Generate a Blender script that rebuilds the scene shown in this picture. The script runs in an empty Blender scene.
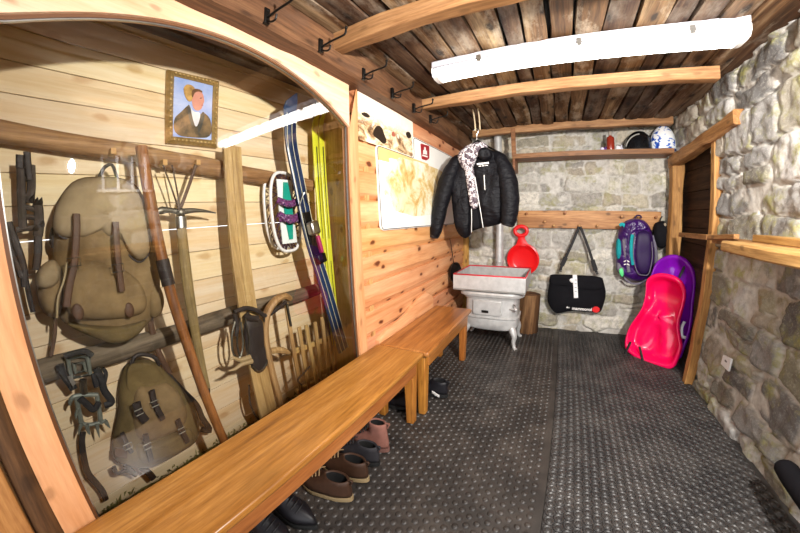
import bpy, bmesh, math, random
import numpy as np
from mathutils import Vector, Matrix
random.seed(7); rng = np.random.default_rng(11)
S = bpy.context.scene
COL = S.collection
pi = math.pi

# ---------------------------------------------------------------- camera (wide fisheye lens)
EYE = np.array([0.0, 0.0, 1.2])
FPX, KC, YAW, PIT, ROL = 302.9916, -0.0913816, 0.502617, -0.155716367, -0.0318538760
def _rot():
    B = np.array([[1,0,0],[0,0,-1],[0,1,0]], float)
    c,s = math.cos(YAW), math.sin(YAW); Rz = np.array([[c,-s,0],[s,c,0],[0,0,1]])
    c,s = math.cos(PIT), math.sin(PIT); Rx = np.array([[1,0,0],[0,c,-s],[0,s,c]])
    c,s = math.cos(ROL), math.sin(ROL); Rr = np.array([[c,-s,0],[s,c,0],[0,0,1]])
    return Rz@Rx@B@Rr
CR = _rot()
def ray(px, py):
    q = np.array([px-400.0, 266.5-py]); r = math.hypot(*q)+1e-9; u = r/FPX; t = u+KC*u**3
    return CR@np.array([q[0]*math.sin(t)/r, q[1]*math.sin(t)/r, -math.cos(t)])
def at(px, py, x=None, y=None, z=None):
    """point of the room seen at a place of the photo, on the plane x=, y= or z="""
    w = ray(px, py)
    if x is not None: k = x/w[0]
    elif y is not None: k = y/w[1]
    else: k = (z-EYE[2])/w[2]
    return EYE+w*k
def on_plane(px, py, P0, n):
    w = ray(px, py); n = np.array(n, float)
    return EYE+w*(np.dot(n, np.array(P0)-EYE)/np.dot(n, w))

cam_d = bpy.data.cameras.new('camera'); cam = bpy.data.objects.new('camera', cam_d); COL.objects.link(cam)
M4 = Matrix([list(CR[i])+[EYE[i]] for i in range(3)]+[[0,0,0,1]]); cam.matrix_world = M4
cam_d.type = 'PANO'; cam_d.sensor_fit = 'HORIZONTAL'; cam_d.sensor_width = 36.0; cam_d.sensor_height = 36*533/800
cam_d.clip_start = 0.01; cam_d.clip_end = 60
cc = cam_d
cc.panorama_type = 'FISHEYE_LENS_POLYNOMIAL'; cc.fisheye_fov = pi
_s = (800/36)/FPX
cc.fisheye_polynomial_k0 = 0; cc.fisheye_polynomial_k1 = -_s; cc.fisheye_polynomial_k2 = 0
cc.fisheye_polynomial_k3 = -KC*_s**3; cc.fisheye_polynomial_k4 = 0
S.camera = cam

# ---------------------------------------------------------------- noise
def _h(ix, iy, seed):
    n = (ix.astype(np.int64)*374761393 + iy.astype(np.int64)*668265263 + seed*974634777) & 0x7fffffff
    n = ((n ^ (n >> 13))*1274126177) & 0x7fffffff
    n = (n ^ (n >> 16)) & 0xffff
    return n/65535.0
def vnoise(x, y, seed=0):
    x = np.asarray(x, float); y = np.asarray(y, float)
    ix, iy = np.floor(x), np.floor(y); fx, fy = x-ix, y-iy
    fx = fx*fx*(3-2*fx); fy = fy*fy*(3-2*fy)
    a, b, c, d = _h(ix,iy,seed), _h(ix+1,iy,seed), _h(ix,iy+1,seed), _h(ix+1,iy+1,seed)
    return (a*(1-fx)+b*fx)*(1-fy)+(c*(1-fx)+d*fx)*fy
def fbm(x, y, seed=0, o=4):
    s = 0; a = .5
    for k in range(o): s = s+a*vnoise(np.asarray(x)*2**k, np.asarray(y)*2**k, seed+k*7); a *= .5
    return s

# ---------------------------------------------------------------- mesh builder
class MB:
    def __init__(s): s.v = []; s.f = []; s.t = []
    def add(s, vs, fs, t=None):
        if t is None: t = random.random()
        b = len(s.v); s.v += [tuple(float(c) for c in p) for p in vs]
        s.f += [tuple(i+b for i in f) for f in fs]; s.t += [t]*len(fs); return s
    def box(s, lo, hi, rot=None, t=None, pivot=None):
        x0,y0,z0 = lo; x1,y1,z1 = hi
        vs = [(x0,y0,z0),(x1,y0,z0),(x1,y1,z0),(x0,y1,z0),(x0,y0,z1),(x1,y0,z1),(x1,y1,z1),(x0,y1,z1)]
        if rot is not None:
            c = Vector(pivot) if pivot is not None else Vector([(a+b)/2 for a,b in zip(lo,hi)])
            vs = [tuple(rot@(Vector(p)-c)+c) for p in vs]
        return s.add(vs, [(3,2,1,0),(4,5,6,7),(0,1,5,4),(1,2,6,5),(2,3,7,6),(3,0,4,7)], t)
    def bar(s, a, b, w, h, up=(0,0,1), t=None, w2=None, h2=None):
        """rectangular bar from a to b, w across, h along up"""
        a = Vector(a); b = Vector(b); d = (b-a).normalized(); u = Vector(up); u = (u-d*u.dot(d)).normalized(); r = d.cross(u)
        vs = []
        for p, ww, hh in ((a,w,h),(b,w2 or w,h2 or h)):
            for sx, sy in ((-1,-1),(1,-1),(1,1),(-1,1)): vs.append(p+r*(sx*ww/2)+u*(sy*hh/2))
        return s.add(vs, [(3,2,1,0),(4,5,6,7),(0,1,5,4),(1,2,6,5),(2,3,7,6),(3,0,4,7)], t)
    def tube(s, pts, r, n=10, t=None, closed=False, flat=None, up=None):
        """swept tube; r number or list; flat=(a,b) scales the section; up fixes the section's second axis"""
        P = [Vector(p) for p in pts]; m = len(P)
        R = list(r) if hasattr(r, '__len__') else [r]*m
        fa, fb = flat or (1,1); vs = []; N = None
        for i in range(m):
            if closed: d = P[(i+1)%m]-P[i-1]
            else: d = P[min(i+1,m-1)]-P[max(i-1,0)]
            d = d.normalized() if d.length > 1e-9 else Vector((0,0,1))
            if up is not None: N = Vector(up)
            elif N is None: N = Vector((0,0,1)) if abs(d.z) < .9 else Vector((1,0,0))
            N = N-d*N.dot(d)
            N = N.normalized() if N.length > 1e-6 else d.orthogonal().normalized()
            B = d.cross(N)
            for k in range(n):
                a = 2*pi*k/n; vs.append(P[i]+(B*math.cos(a)*fa+N*math.sin(a)*fb)*R[i])
        fs = []
        for i in range(m if closed else m-1):
            j = (i+1)%m
            for k in range(n): fs.append((i*n+k, i*n+(k+1)%n, j*n+(k+1)%n, j*n+k))
        if not closed: fs.append(tuple(range(n-1,-1,-1))); fs.append(tuple((m-1)*n+k for k in range(n)))
        return s.add(vs, fs, t)
    def loft(s, rings, cap0=True, cap1=True, t=None, closed=True):
        n = len(rings[0]); vs = [p for r in rings for p in r]; fs = []
        for i in range(len(rings)-1):
            for k in range(n if closed else n-1):
                fs.append((i*n+k, i*n+(k+1)%n, (i+1)*n+(k+1)%n, (i+1)*n+k))
        if cap0: fs.append(tuple(range(n-1,-1,-1)))
        if cap1: fs.append(tuple((len(rings)-1)*n+k for k in range(n)))
        return s.add(vs, fs, t)
    def lathe(s, prof, c=(0,0,0), axis=(0,0,1), n=24, t=None, cap=True):
        A = Vector(axis).normalized(); U = A.orthogonal().normalized(); V = A.cross(U); c = Vector(c)
        rings = [[c+A*h+(U*math.cos(2*pi*k/n)+V*math.sin(2*pi*k/n))*max(r,1e-4) for k in range(n)] for r, h in prof]
        return s.loft(rings, cap, cap, t)
    def prism(s, outline, vec, t=None):
        """3D outline (planar loop) pushed along vec"""
        n = len(outline); v = Vector(vec); O = [Vector(p) for p in outline]
        vs = O+[p+v for p in O]
        fs = [tuple(range(n-1,-1,-1)), tuple(range(n,2*n))]+[(k,(k+1)%n,n+(k+1)%n,n+k) for k in range(n)]
        return s.add(vs, fs, t)
    def ball(s, c, r, n=14, m=9, t=None, sc=(1,1,1), rot=None):
        vs = []; c = Vector(c)
        rings = []
        for i in range(m+1):
            th = pi*i/m; ring = []
            for k in range(n):
                a = 2*pi*k/n; p = Vector((math.sin(th)*math.cos(a)*sc[0], math.sin(th)*math.sin(a)*sc[1], -math.cos(th)*sc[2]))*r
                if i in (0,m): p = Vector((1e-5*math.cos(a), 1e-5*math.sin(a), -math.cos(th)*sc[2]*r))
                if rot is not None: p = rot@p
                ring.append(c+p)
            rings.append(ring)
        return s.loft(rings, True, True, t)

def resample(pts, n, smooth=0):
    """closed 2D/3D outline -> n evenly spaced points, optionally rounded"""
    P = np.array(pts, float)
    for _ in range(smooth):                       # Chaikin corner cutting
        Q = np.roll(P, -1, 0); P = np.stack([P*.75+Q*.25, P*.25+Q*.75], 1).reshape(-1, P.shape[1])
    Q = np.vstack([P, P[:1]]); L = np.r_[0, np.cumsum(np.linalg.norm(np.diff(Q, axis=0), axis=1))]
    t = np.linspace(0, L[-1], n, endpoint=False)
    return np.stack([np.interp(t, L, Q[:,k]) for k in range(P.shape[1])], 1)
def spline(pts, n):
    """open smooth curve through pts"""
    P = np.array(pts, float)
    if len(P) < 3: return [P[0]+(P[-1]-P[0])*k/(n-1) for k in range(n)]
    E = np.vstack([2*P[0]-P[1], P, 2*P[-1]-P[-2]]); out = []
    for i in range(n):
        u = i/(n-1)*(len(P)-1); k = min(int(u), len(P)-2); f = u-k
        a,b,c,d = E[k],E[k+1],E[k+2],E[k+3]
        out.append(.5*(2*b+(c-a)*f+(2*a-5*b+4*c-d)*f*f+(3*b-a-3*c+d)*f**3))
    return out

def puff(mb, outline3d, normal, depth, back=0.01, n=48, m=10, p=3.0, wr=0.0, wf=12.0, seed=1, smooth=2, center=None, shape=None, t=None):
    """stuffed shape: a closed outline lying in a plane, bulging by depth along normal, nearly flat at its back"""
    O = resample(outline3d, n, smooth); nrm = np.array(normal, float); nrm /= np.linalg.norm(nrm)
    C = O.mean(0) if center is None else np.array(center, float)
    if abs(nrm[0]) > .7: ia, ib = 1, 2
    elif abs(nrm[1]) > .7: ia, ib = 0, 2
    else: ia, ib = 0, 1
    rings = []
    for k in range(m+1):                          # front, rim to centre
        s = math.cos(k/m*pi/2)**.85 if k < m else 0.004
        R = C+(O-C)*s
        d = depth*(1-s**p)**(1/2.0)
        if wr: d = d+wr*(fbm(R[:,ia]*wf, R[:,ib]*wf, seed)-.5)*min(1, (1-s)*4)*2
        if shape is not None: d = d+np.array([shape(q) for q in R])*min(1,(1-s)*4)
        rings.append(R+np.outer(np.broadcast_to(d, (n,)), nrm))
    bk = [C+(O-C)*s-nrm*back*w for s, w in ((.004,1),(.8,1),(.97,.7))]
    rings = bk+rings
    mb.loft([[tuple(q) for q in r] for r in rings], True, True, t)
    return mb

# ---------------------------------------------------------------- objects
def tag(o, label=None, cat=None, group=None, kind=None):
    if label: o['label'] = label
    if cat: o['category'] = cat
    if group: o['group'] = group
    if kind: o['kind'] = kind
    return o
def thing(name, label, cat, loc, group=None):
    o = bpy.data.objects.new(name, None); o.empty_display_size = .05; COL.objects.link(o)
    o.location = Vector([float(c) for c in loc]); return tag(o, label, cat, group)
ORG = {}
def wloc(o):
    v = Vector(o.location)
    while o.parent is not None: o = o.parent; v = v+Vector(o.location)
    return v
def obj(name, mb, mat, parent=None, loc=None, smooth=True, bevel=0, sub=0, solid=0, autosm=40, seg=2, label=None, kind=None):
    """links the builder's shapes as ONE mesh object; vertices are given in room coordinates"""
    me = bpy.data.meshes.new(name)
    base = Vector(loc) if loc is not None else (wloc(parent) if parent is not None else Vector((0,0,0)))
    me.from_pydata([tuple(Vector(v)-base) for v in mb.v], [], mb.f)
    a = me.attributes.new('tint', 'FLOAT', 'FACE'); a.data.foreach_set('value', mb.t)
    me.materials.append(mat)
    me.polygons.foreach_set('use_smooth', [smooth]*len(me.polygons))
    if smooth and autosm < 180:
        bm = bmesh.new(); bm.from_mesh(me)
        for e in bm.edges:
            if len(e.link_faces) == 2 and e.calc_face_angle(0) > math.radians(autosm): e.smooth = False
        bm.to_mesh(me); bm.free()
    o = bpy.data.objects.new(name, me); COL.objects.link(o)
    if parent is not None: o.parent = parent; o.location = base-wloc(parent)
    else: o.location = base
    if solid: md = o.modifiers.new('solid', 'SOLIDIFY'); md.thickness = solid; md.offset = 0
    if bevel: md = o.modifiers.new('bevel', 'BEVEL'); md.width = bevel; md.segments = seg; md.limit_method = 'ANGLE'; md.angle_limit = math.radians(35)
    if sub: md = o.modifiers.new('sub', 'SUBSURF'); md.levels = sub; md.render_levels = sub
    if label: o['label'] = label
    if kind: o['kind'] = kind
    return o
def single(name, label, cat, mb, mat, group=None, loc=None, **k):
    if loc is None:
        v = np.array(mb.v); loc = (v[:,0].mean(), v[:,1].mean(), v[:,2].min())
    return tag(obj(name, mb, mat, None, loc, **k), label, cat, group)
def struct(name, mb, mat, parent=None, **k):
    o = obj(name, mb, mat, parent, **k)
    if parent is None: o['kind'] = 'structure'
    return o
def dup(root, offset, rotz=0, label=None):
    r = root.copy(); COL.objects.link(r); r.location = Vector(root.location)+Vector(offset); r.rotation_euler[2] += rotz
    if label: r['label'] = label
    for ch in list(root.children):
        c = ch.copy(); COL.objects.link(c); c.parent = r
        for g in list(ch.children):
            d = g.copy(); COL.objects.link(d); d.parent = c
    return r

# ---------------------------------------------------------------- materials
def srgb(h):
    if isinstance(h, str):
        h = h.lstrip('#'); c = [int(h[i:i+2],16)/255 for i in (0,2,4)]
        return tuple(((x/12.92) if x <= .04045 else ((x+.055)/1.055)**2.4) for x in c)+(1,)
    return tuple(h)+(1,) if len(h) == 3 else tuple(h)
class NT:
    def __init__(s, name):
        s.m = bpy.data.materials.new(name); s.m.use_nodes = True; s.t = s.m.node_tree; s.t.nodes.clear()
        s.out = s.n('ShaderNodeOutputMaterial')
    def n(s, typ, **k):
        nd = s.t.nodes.new(typ)
        for a, b in k.items(): setattr(nd, a, b)
        return nd
    def l(s, a, b): s.t.links.new(a, b)
    def bsdf(s, rough=.6, spec=.4, metal=0):
        b = s.n('ShaderNodeBsdfPrincipled'); b.inputs['Roughness'].default_value = rough
        b.inputs['Specular IOR Level'].default_value = spec; b.inputs['Metallic'].default_value = metal
        s.l(b.outputs[0], s.out.inputs[0]); return b
    def coord(s, scale=(1,1,1), tint=0, off=(0,0,0)):
        tc = s.n('ShaderNodeTexCoord'); mp = s.n('ShaderNodeMapping'); mp.inputs['Scale'].default_value = scale; mp.inputs['Location'].default_value = off
        s.l(tc.outputs['Object'], mp.inputs[0])
        if tint:
            a = s.n('ShaderNodeAttribute', attribute_name='tint'); v = s.n('ShaderNodeVectorMath', operation='MULTIPLY_ADD')
            s.l(a.outputs['Fac'], v.inputs[0]); v.inputs[1].default_value = (tint, tint*1.7, tint*.6); s.l(mp.outputs[0], v.inputs[2]); return v.outputs[0]
        return mp.outputs[0]
    def noise(s, vec, scale, detail=4, rough=.55, dist=0):
        n = s.n('ShaderNodeTexNoise'); n.inputs['Scale'].default_value = scale; n.inputs['Detail'].default_value = detail
        n.inputs['Roughness'].default_value = rough; n.inputs['Distortion'].default_value = dist; s.l(vec, n.inputs['Vector']); return n.outputs['Fac']
    def ramp(s, fac, stops):
        r = s.n('ShaderNodeValToRGB'); e = r.color_ramp.elements
        while len(e) < len(stops): e.new(.5)
        for el, (p, c) in zip(e, stops): el.position = p; el.color = srgb(c)
        s.l(fac, r.inputs[0]); return r.outputs[0]
    def val(s, fac, lo, hi, a=0, b=1):
        r = s.n('ShaderNodeMapRange'); r.inputs['From Min'].default_value = lo; r.inputs['From Max'].default_value = hi
        r.inputs['To Min'].default_value = a; r.inputs['To Max'].default_value = b; s.l(fac, r.inputs[0]); return r.outputs[0]
    def mix(s, fac, a, b, mode='MIX'):
        m = s.n('ShaderNodeMix', data_type='RGBA', blend_type=mode)
        for sock, v in ((m.inputs[0], fac),(m.inputs[6], a),(m.inputs[7], b)):
            if hasattr(v, 'node'): s.l(v, sock)
            elif isinstance(v, (int, float)): sock.default_value = v
            else: sock.default_value = srgb(v)
        return m.outputs[2]
    def bump(s, h, b, strength=.3, dist=.01):
        n = s.n('ShaderNodeBump'); n.inputs['Strength'].default_value = strength; n.inputs['Distance'].default_value = dist
        s.l(h, n.inputs['Height']); s.l(n.outputs[0], b.inputs['Normal'])

def plain(name, col, rough=.5, spec=.5, metal=0, var=.12, vs=25, bump=0, bs=200):
    t = NT(name); b = t.bsdf(rough, spec, metal); v = t.coord()
    c = t.mix(t.val(t.noise(v, vs, 3), .3, .7, 0, var), col, [x*.35 for x in srgb(col)[:3]])
    t.l(c, b.inputs['Base Color'])
    if bump: t.bump(t.noise(v, bs, 2), b, bump, .002)
    return t.m
def wood(name, light, mid, dark, axis='Y', rough=.55, knots=.6, spec=.3, sc=1.0, tvar=.35, grain=1.0, knotcol=None, bump=.15, ks=3.2, stain=None):
    t = NT(name); b = t.bsdf(rough, spec)
    k = .07; sv = {'X':(k,1,1),'Y':(1,k,1),'Z':(1,1,k)}[axis]
    v = t.coord(tuple(q*sc for q in sv), 3.1)
    rings = t.noise(v, 9, 5, .6, 1.2); fine = t.noise(v, 85, 4, .65)
    c = t.ramp(rings, [(.28, dark), (.47, mid), (.7, light)])
    c = t.mix(t.val(fine, .35, .68, 0, .55*grain), c, dark, 'MULTIPLY') if grain else c
    if knots:
        sp = t.n('ShaderNodeSeparateXYZ'); t.l(t.coord((1,1,1), 5.7), sp.inputs[0]); ii = 'XYZ'.index(axis); ot = [k2 for k2 in (0,1,2) if k2 != ii]
        ad = t.n('ShaderNodeMath', operation='ADD'); t.l(sp.outputs[ot[0]], ad.inputs[0]); t.l(sp.outputs[ot[1]], ad.inputs[1])
        ml = t.n('ShaderNodeMath', operation='MULTIPLY'); t.l(sp.outputs[ii], ml.inputs[0]); ml.inputs[1].default_value = .5
        cb = t.n('ShaderNodeCombineXYZ'); t.l(ad.outputs[0], cb.inputs[0]); t.l(ml.outputs[0], cb.inputs[1])
        dn = t.n('ShaderNodeVectorMath', operation='MULTIPLY_ADD'); nz = t.n('ShaderNodeTexNoise'); nz.inputs['Scale'].default_value = 14; t.l(cb.outputs[0], nz.inputs['Vector'])
        t.l(nz.outputs['Color'], dn.inputs[0]); dn.inputs[1].default_value = (.04,.04,0); t.l(cb.outputs[0], dn.inputs[2])
        vo = t.n('ShaderNodeTexVoronoi', voronoi_dimensions='2D'); vo.inputs['Scale'].default_value = ks*2.6*sc; t.l(dn.outputs[0], vo.inputs['Vector'])
        kd = t.val(vo.outputs['Distance'], .055, .12, knots, 0); hal = t.val(vo.outputs['Distance'], .1, .3, .35*knots, 0)
        c = t.mix(hal, c, dark); c = t.mix(kd, c, knotcol or [x*.35 for x in srgb(dark)[:3]])
    if stain: c = t.mix(t.val(t.noise(t.coord((1,.45,1), 4.1), 7, 6, .7), .5, .66, 0, stain[1]), c, stain[0])
    a = t.n('ShaderNodeAttribute', attribute_name='tint')
    hsv = t.n('ShaderNodeHueSaturation'); t.l(c, hsv.inputs['Color']); t.l(t.val(a.outputs['Fac'], 0, 1, 1-tvar, 1+tvar*.6), hsv.inputs['Value'])
    t.l(t.val(a.outputs['Fac'], 0, 1, .49, .51), hsv.inputs['Hue'])
    t.l(hsv.outputs[0], b.inputs['Base Color'])
    if bump: t.bump(fine, b, bump, .003)
    return t.m
def metal(name, col, rough=.35, var=.3):
    t = NT(name); b = t.bsdf(rough, .5, 1.0); v = t.coord()
    t.l(t.mix(t.val(t.noise(v, 40, 4), .35, .7, 0, var), col, [x*.3 for x in srgb(col)[:3]]), b.inputs['Base Color']); return t.m
def cloth(name, col, dark=None, rough=.9, scale=600, var=.5, patches=9, spec=.15, bump=.25):
    t = NT(name); b = t.bsdf(rough, spec); v = t.coord()
    d = dark or [x*.5 for x in srgb(col)[:3]]
    c = t.mix(t.val(t.noise(v, patches, 5, .6), .35, .7, 0, var), col, d)
    t.l(c, b.inputs['Base Color']); t.bump(t.noise(v, scale, 1), b, bump, .0015); return t.m
def pattern(name, cols, scale=60, rough=.8):
    """cloth printed with blotches; cols light to dark"""
    t = NT(name); b = t.bsdf(rough, .2); v = t.coord(); n = t.noise(v, scale, 3, .5, .6)
    r = t.n('ShaderNodeValToRGB'); r.color_ramp.interpolation = 'CONSTANT'; e = r.color_ramp.elements
    while len(e) < len(cols): e.new(.5)
    for i, c in enumerate(cols): e[i].position = 0 if i == 0 else .36+.28*(i-1)/max(1,len(cols)-1)+.06; e[i].color = srgb(c)
    t.l(n, r.inputs[0]); t.l(r.outputs[0], b.inputs['Base Color']); return t.m
WORLD, LAMP, EXPO, TUBE = 1.15, 32, 1.52, 6.5
# ================================================================ MATERIALS
W_BEAM   = wood('old_beam_wood', '#8c6145', '#6c4632', '#41281b', 'Y', .6, .5, tvar=.1, stain=('#5a4338', .5))
W_RAFT   = wood('fresh_rafter_wood', '#c0966a', '#a67b50', '#805b36', 'X', .55, .4, tvar=.12)
W_CEIL   = wood('ceiling_board_wood', '#a98c6a', '#6b4a2e', '#2e1c0f', 'Y', .75, .9, tvar=.6, ks=2.2, bump=.5, stain=('#b9ab97', .6))
W_FRAME  = wood('frame_spruce', '#efd0b2', '#e8c09c', '#d0a078', 'Y', .5, .5, tvar=.06, grain=.5)
W_FRAMEZ = wood('frame_spruce_upright_dim', '#dfa97c', '#d29664', '#b27444', 'Z', .5, .4, tvar=.06, grain=.5)  # weaker, bounced light on the jambs is put into this darker colour
W_PANEL  = wood('panel_larch', '#e9b88a', '#dc9f6d', '#bf7a45', 'Y', .5, .95, tvar=.1, grain=.5, knotcol=srgb('#5b2711')[:3], ks=2.6)
W_CASE   = wood('case_board_spruce', '#f3e3c4', '#ecd4a8', '#d9b882', 'Y', .6, .55, tvar=.1, grain=.4, knotcol=srgb('#b98a50')[:3], ks=2.4)
W_CASEZ  = wood('case_post_spruce', '#dcb679', '#cda062', '#a97d45', 'Z', .6, .6, tvar=.1, grain=.6, knotcol=srgb('#80552b')[:3])
W_BENCH  = wood('bench_oak', '#bd8046', '#a6682f', '#794620', 'Y', .3, .25, spec=.5, tvar=.1, grain=.9, ks=.9)
W_BENCHZ = wood('bench_oak_upright', '#c8893f', '#b2722e', '#86501f', 'Z', .38, .25, spec=.5, tvar=.1)
W_RAIL   = wood('rail_larch', '#d3a06a', '#c18c58', '#9c6a3d', 'X', .5, .8, tvar=.1, ks=2.6)
W_SHELF  = wood('shelf_brown_wood', '#a87550', '#8f5f3e', '#6a4229', 'X', .5, .3, tvar=.15)
W_POSTZ  = wood('hewn_post_wood', '#d0a068', '#b6834d', '#855a30', 'Z', .6, .5, tvar=.15)
W_POSTY  = wood('hewn_lintel_wood', '#cfa26c', '#b3854f', '#835a2e', 'Y', .6, .5, tvar=.2)
W_DOORB  = wood('old_dark_boards', '#63452e', '#4a3221', '#2b1b10', 'Y', .75, .5, tvar=.4)
W_LOG    = wood('grey_log_wood', '#93826a', '#6f604d', '#453a2e', 'Y', .75, .4, tvar=.1)
W_LOGT   = wood('tan_log_wood', '#c39a6b', '#a37a4f', '#6e4d2f', 'Y', .7, .5, tvar=.1)
W_AGEZ   = wood('aged_wood', '#b59a6c', '#9b8157', '#6d5636', 'Z', .6, .25, tvar=.12)
W_STAFF  = wood('brown_staff_wood', '#b97d48', '#98602f', '#67401d', 'Z', .5, .2, tvar=.1)
W_SLED   = wood('sledge_ash_wood', '#d6b47c', '#bf9a62', '#8d6d40', 'Z', .55, .15, tvar=.15)
W_BARK   = wood('bark_log_wood', '#a27c52', '#7a5735', '#3f2815', 'Z', .85, .3, tvar=.2, bump=.8)
W_DARKZ  = wood('dark_corner_log', '#7a5535', '#58391f', '#2f1d0f', 'Z', .8, .4, tvar=.2, bump=.4)
W_TANZ   = wood('tan_upright_boards', '#d9a763', '#c08b48', '#8f6130', 'Z', .6, .8, tvar=.25)
M_BLACKMETAL = plain('black_iron', '#15120f', .45, .5, .6)
M_STEEL  = metal('brushed_steel', '#b9b9b6', .35)
M_OLDSTEEL = metal('old_steel', '#7c776b', .45, .6)
M_SILVER = plain('silver_stove_paint', '#c9c8c6', .38, .5, .25, .35, 18)
M_TRAYIN = plain('worn_tray_metal', '#a9a7a2', .4, .5, .5, .5, 14)
M_RED    = plain('red_plastic', '#e3141a', .3, .5, 0, .06)
M_REDP   = plain('red_rim_paint', '#d02a3a', .4)
M_PINK   = plain('pink_plastic', '#f00a58', .16, .5, 0, .04)
M_PURPLE = plain('purple_plastic', '#7a10a8', .18, .5, 0, .04)
M_BLACK  = cloth('black_cloth', '#141317', rough=.85)
M_BLACKST= plain('black_webbing', '#191719', .7)
M_WHITE  = plain('white_paint', '#eeeeee', .45, .4, 0, .06)
M_CANVAS = cloth('khaki_canvas', '#8b7350', '#5e4a31', .9, 500, .8, 9)
M_CANVAS2= cloth('olive_canvas', '#75623d', '#4c3e24', .9, 500, .8, 9)
M_CANVASL= cloth('pale_canvas', '#a08c6c', '#75634a', .9, 500, .7, 8)
M_LEATHER= plain('old_brown_leather', '#5a3d29', .6, .4, 0, .5, 30, .3, 120)
M_LEATHERD=plain('dark_leather', '#2d221d', .6, .4, 0, .4, 30, .3, 120)
M_GREENG = plain('grey_green_paint', '#7d8278', .5, .4, .2, .5, 60)

def rubber(name, base, dust):
    t = NT(name); b = t.bsdf(.42, .5); v = t.coord()
    n = t.noise(v, 5, 5, .6); f = t.noise(v, 120, 2)
    c = t.mix(t.val(n, .42, .75, 0, .55), base, dust); c = t.mix(t.val(f, .62, .74, 0, .5), c, dust)
    t.l(c, b.inputs['Base Color']); t.l(t.val(n, .3, .7, .5, .36), b.inputs['Roughness']); return t.m
M_MATL = rubber('studded_black_rubber', '#2b2725', '#5b534d')
M_MATR = rubber('ringed_black_rubber', '#2e2c2c', '#605b57')

def stone_mat(name, lichen=.5, warm=0):
    t = NT(name); b = t.bsdf(.85, .2); v = t.coord()
    a = t.n('ShaderNodeAttribute', attribute_name='stone'); m = t.n('ShaderNodeAttribute', attribute_name='mortar')
    big = t.noise(v, 6, 6, .65); mid = t.noise(v, 22, 5, .7); fine = t.noise(v, 90, 3, .7)
    c = t.mix(t.val(mid, .42, .66, 0, .45), a.outputs['Color'], '#5a5550')
    c = t.mix(t.val(fine, .52, .7, 0, .3), c, '#dcd8cf')
    lm = t.n('ShaderNodeMath', operation='MULTIPLY'); t.l(t.val(big, .5, .62, 0, lichen), lm.inputs[0]); t.l(t.val(mid, .4, .6, .2, 1), lm.inputs[1])
    c = t.mix(lm.outputs[0], c, '#a3a05a')
    bl = t.noise(t.coord((1,1,1), 0, (5,3,1)), 9, 6, .75)
    c = t.mix(t.val(bl, .57, .68, 0, .45), c, '#49453c')
    mo = t.mix(t.val(mid, .35, .7, 0, .7), '#d0ccc4', '#9a9389')
    c = t.mix(m.outputs['Fac'], c, mo)
    t.l(c, b.inputs['Base Color']); t.bump(mid, b, .45, .02); return t.m
M_STONE_R = stone_mat('fieldstone_right', .75); M_STONE_B = stone_mat('fieldstone_back', .5)

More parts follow.
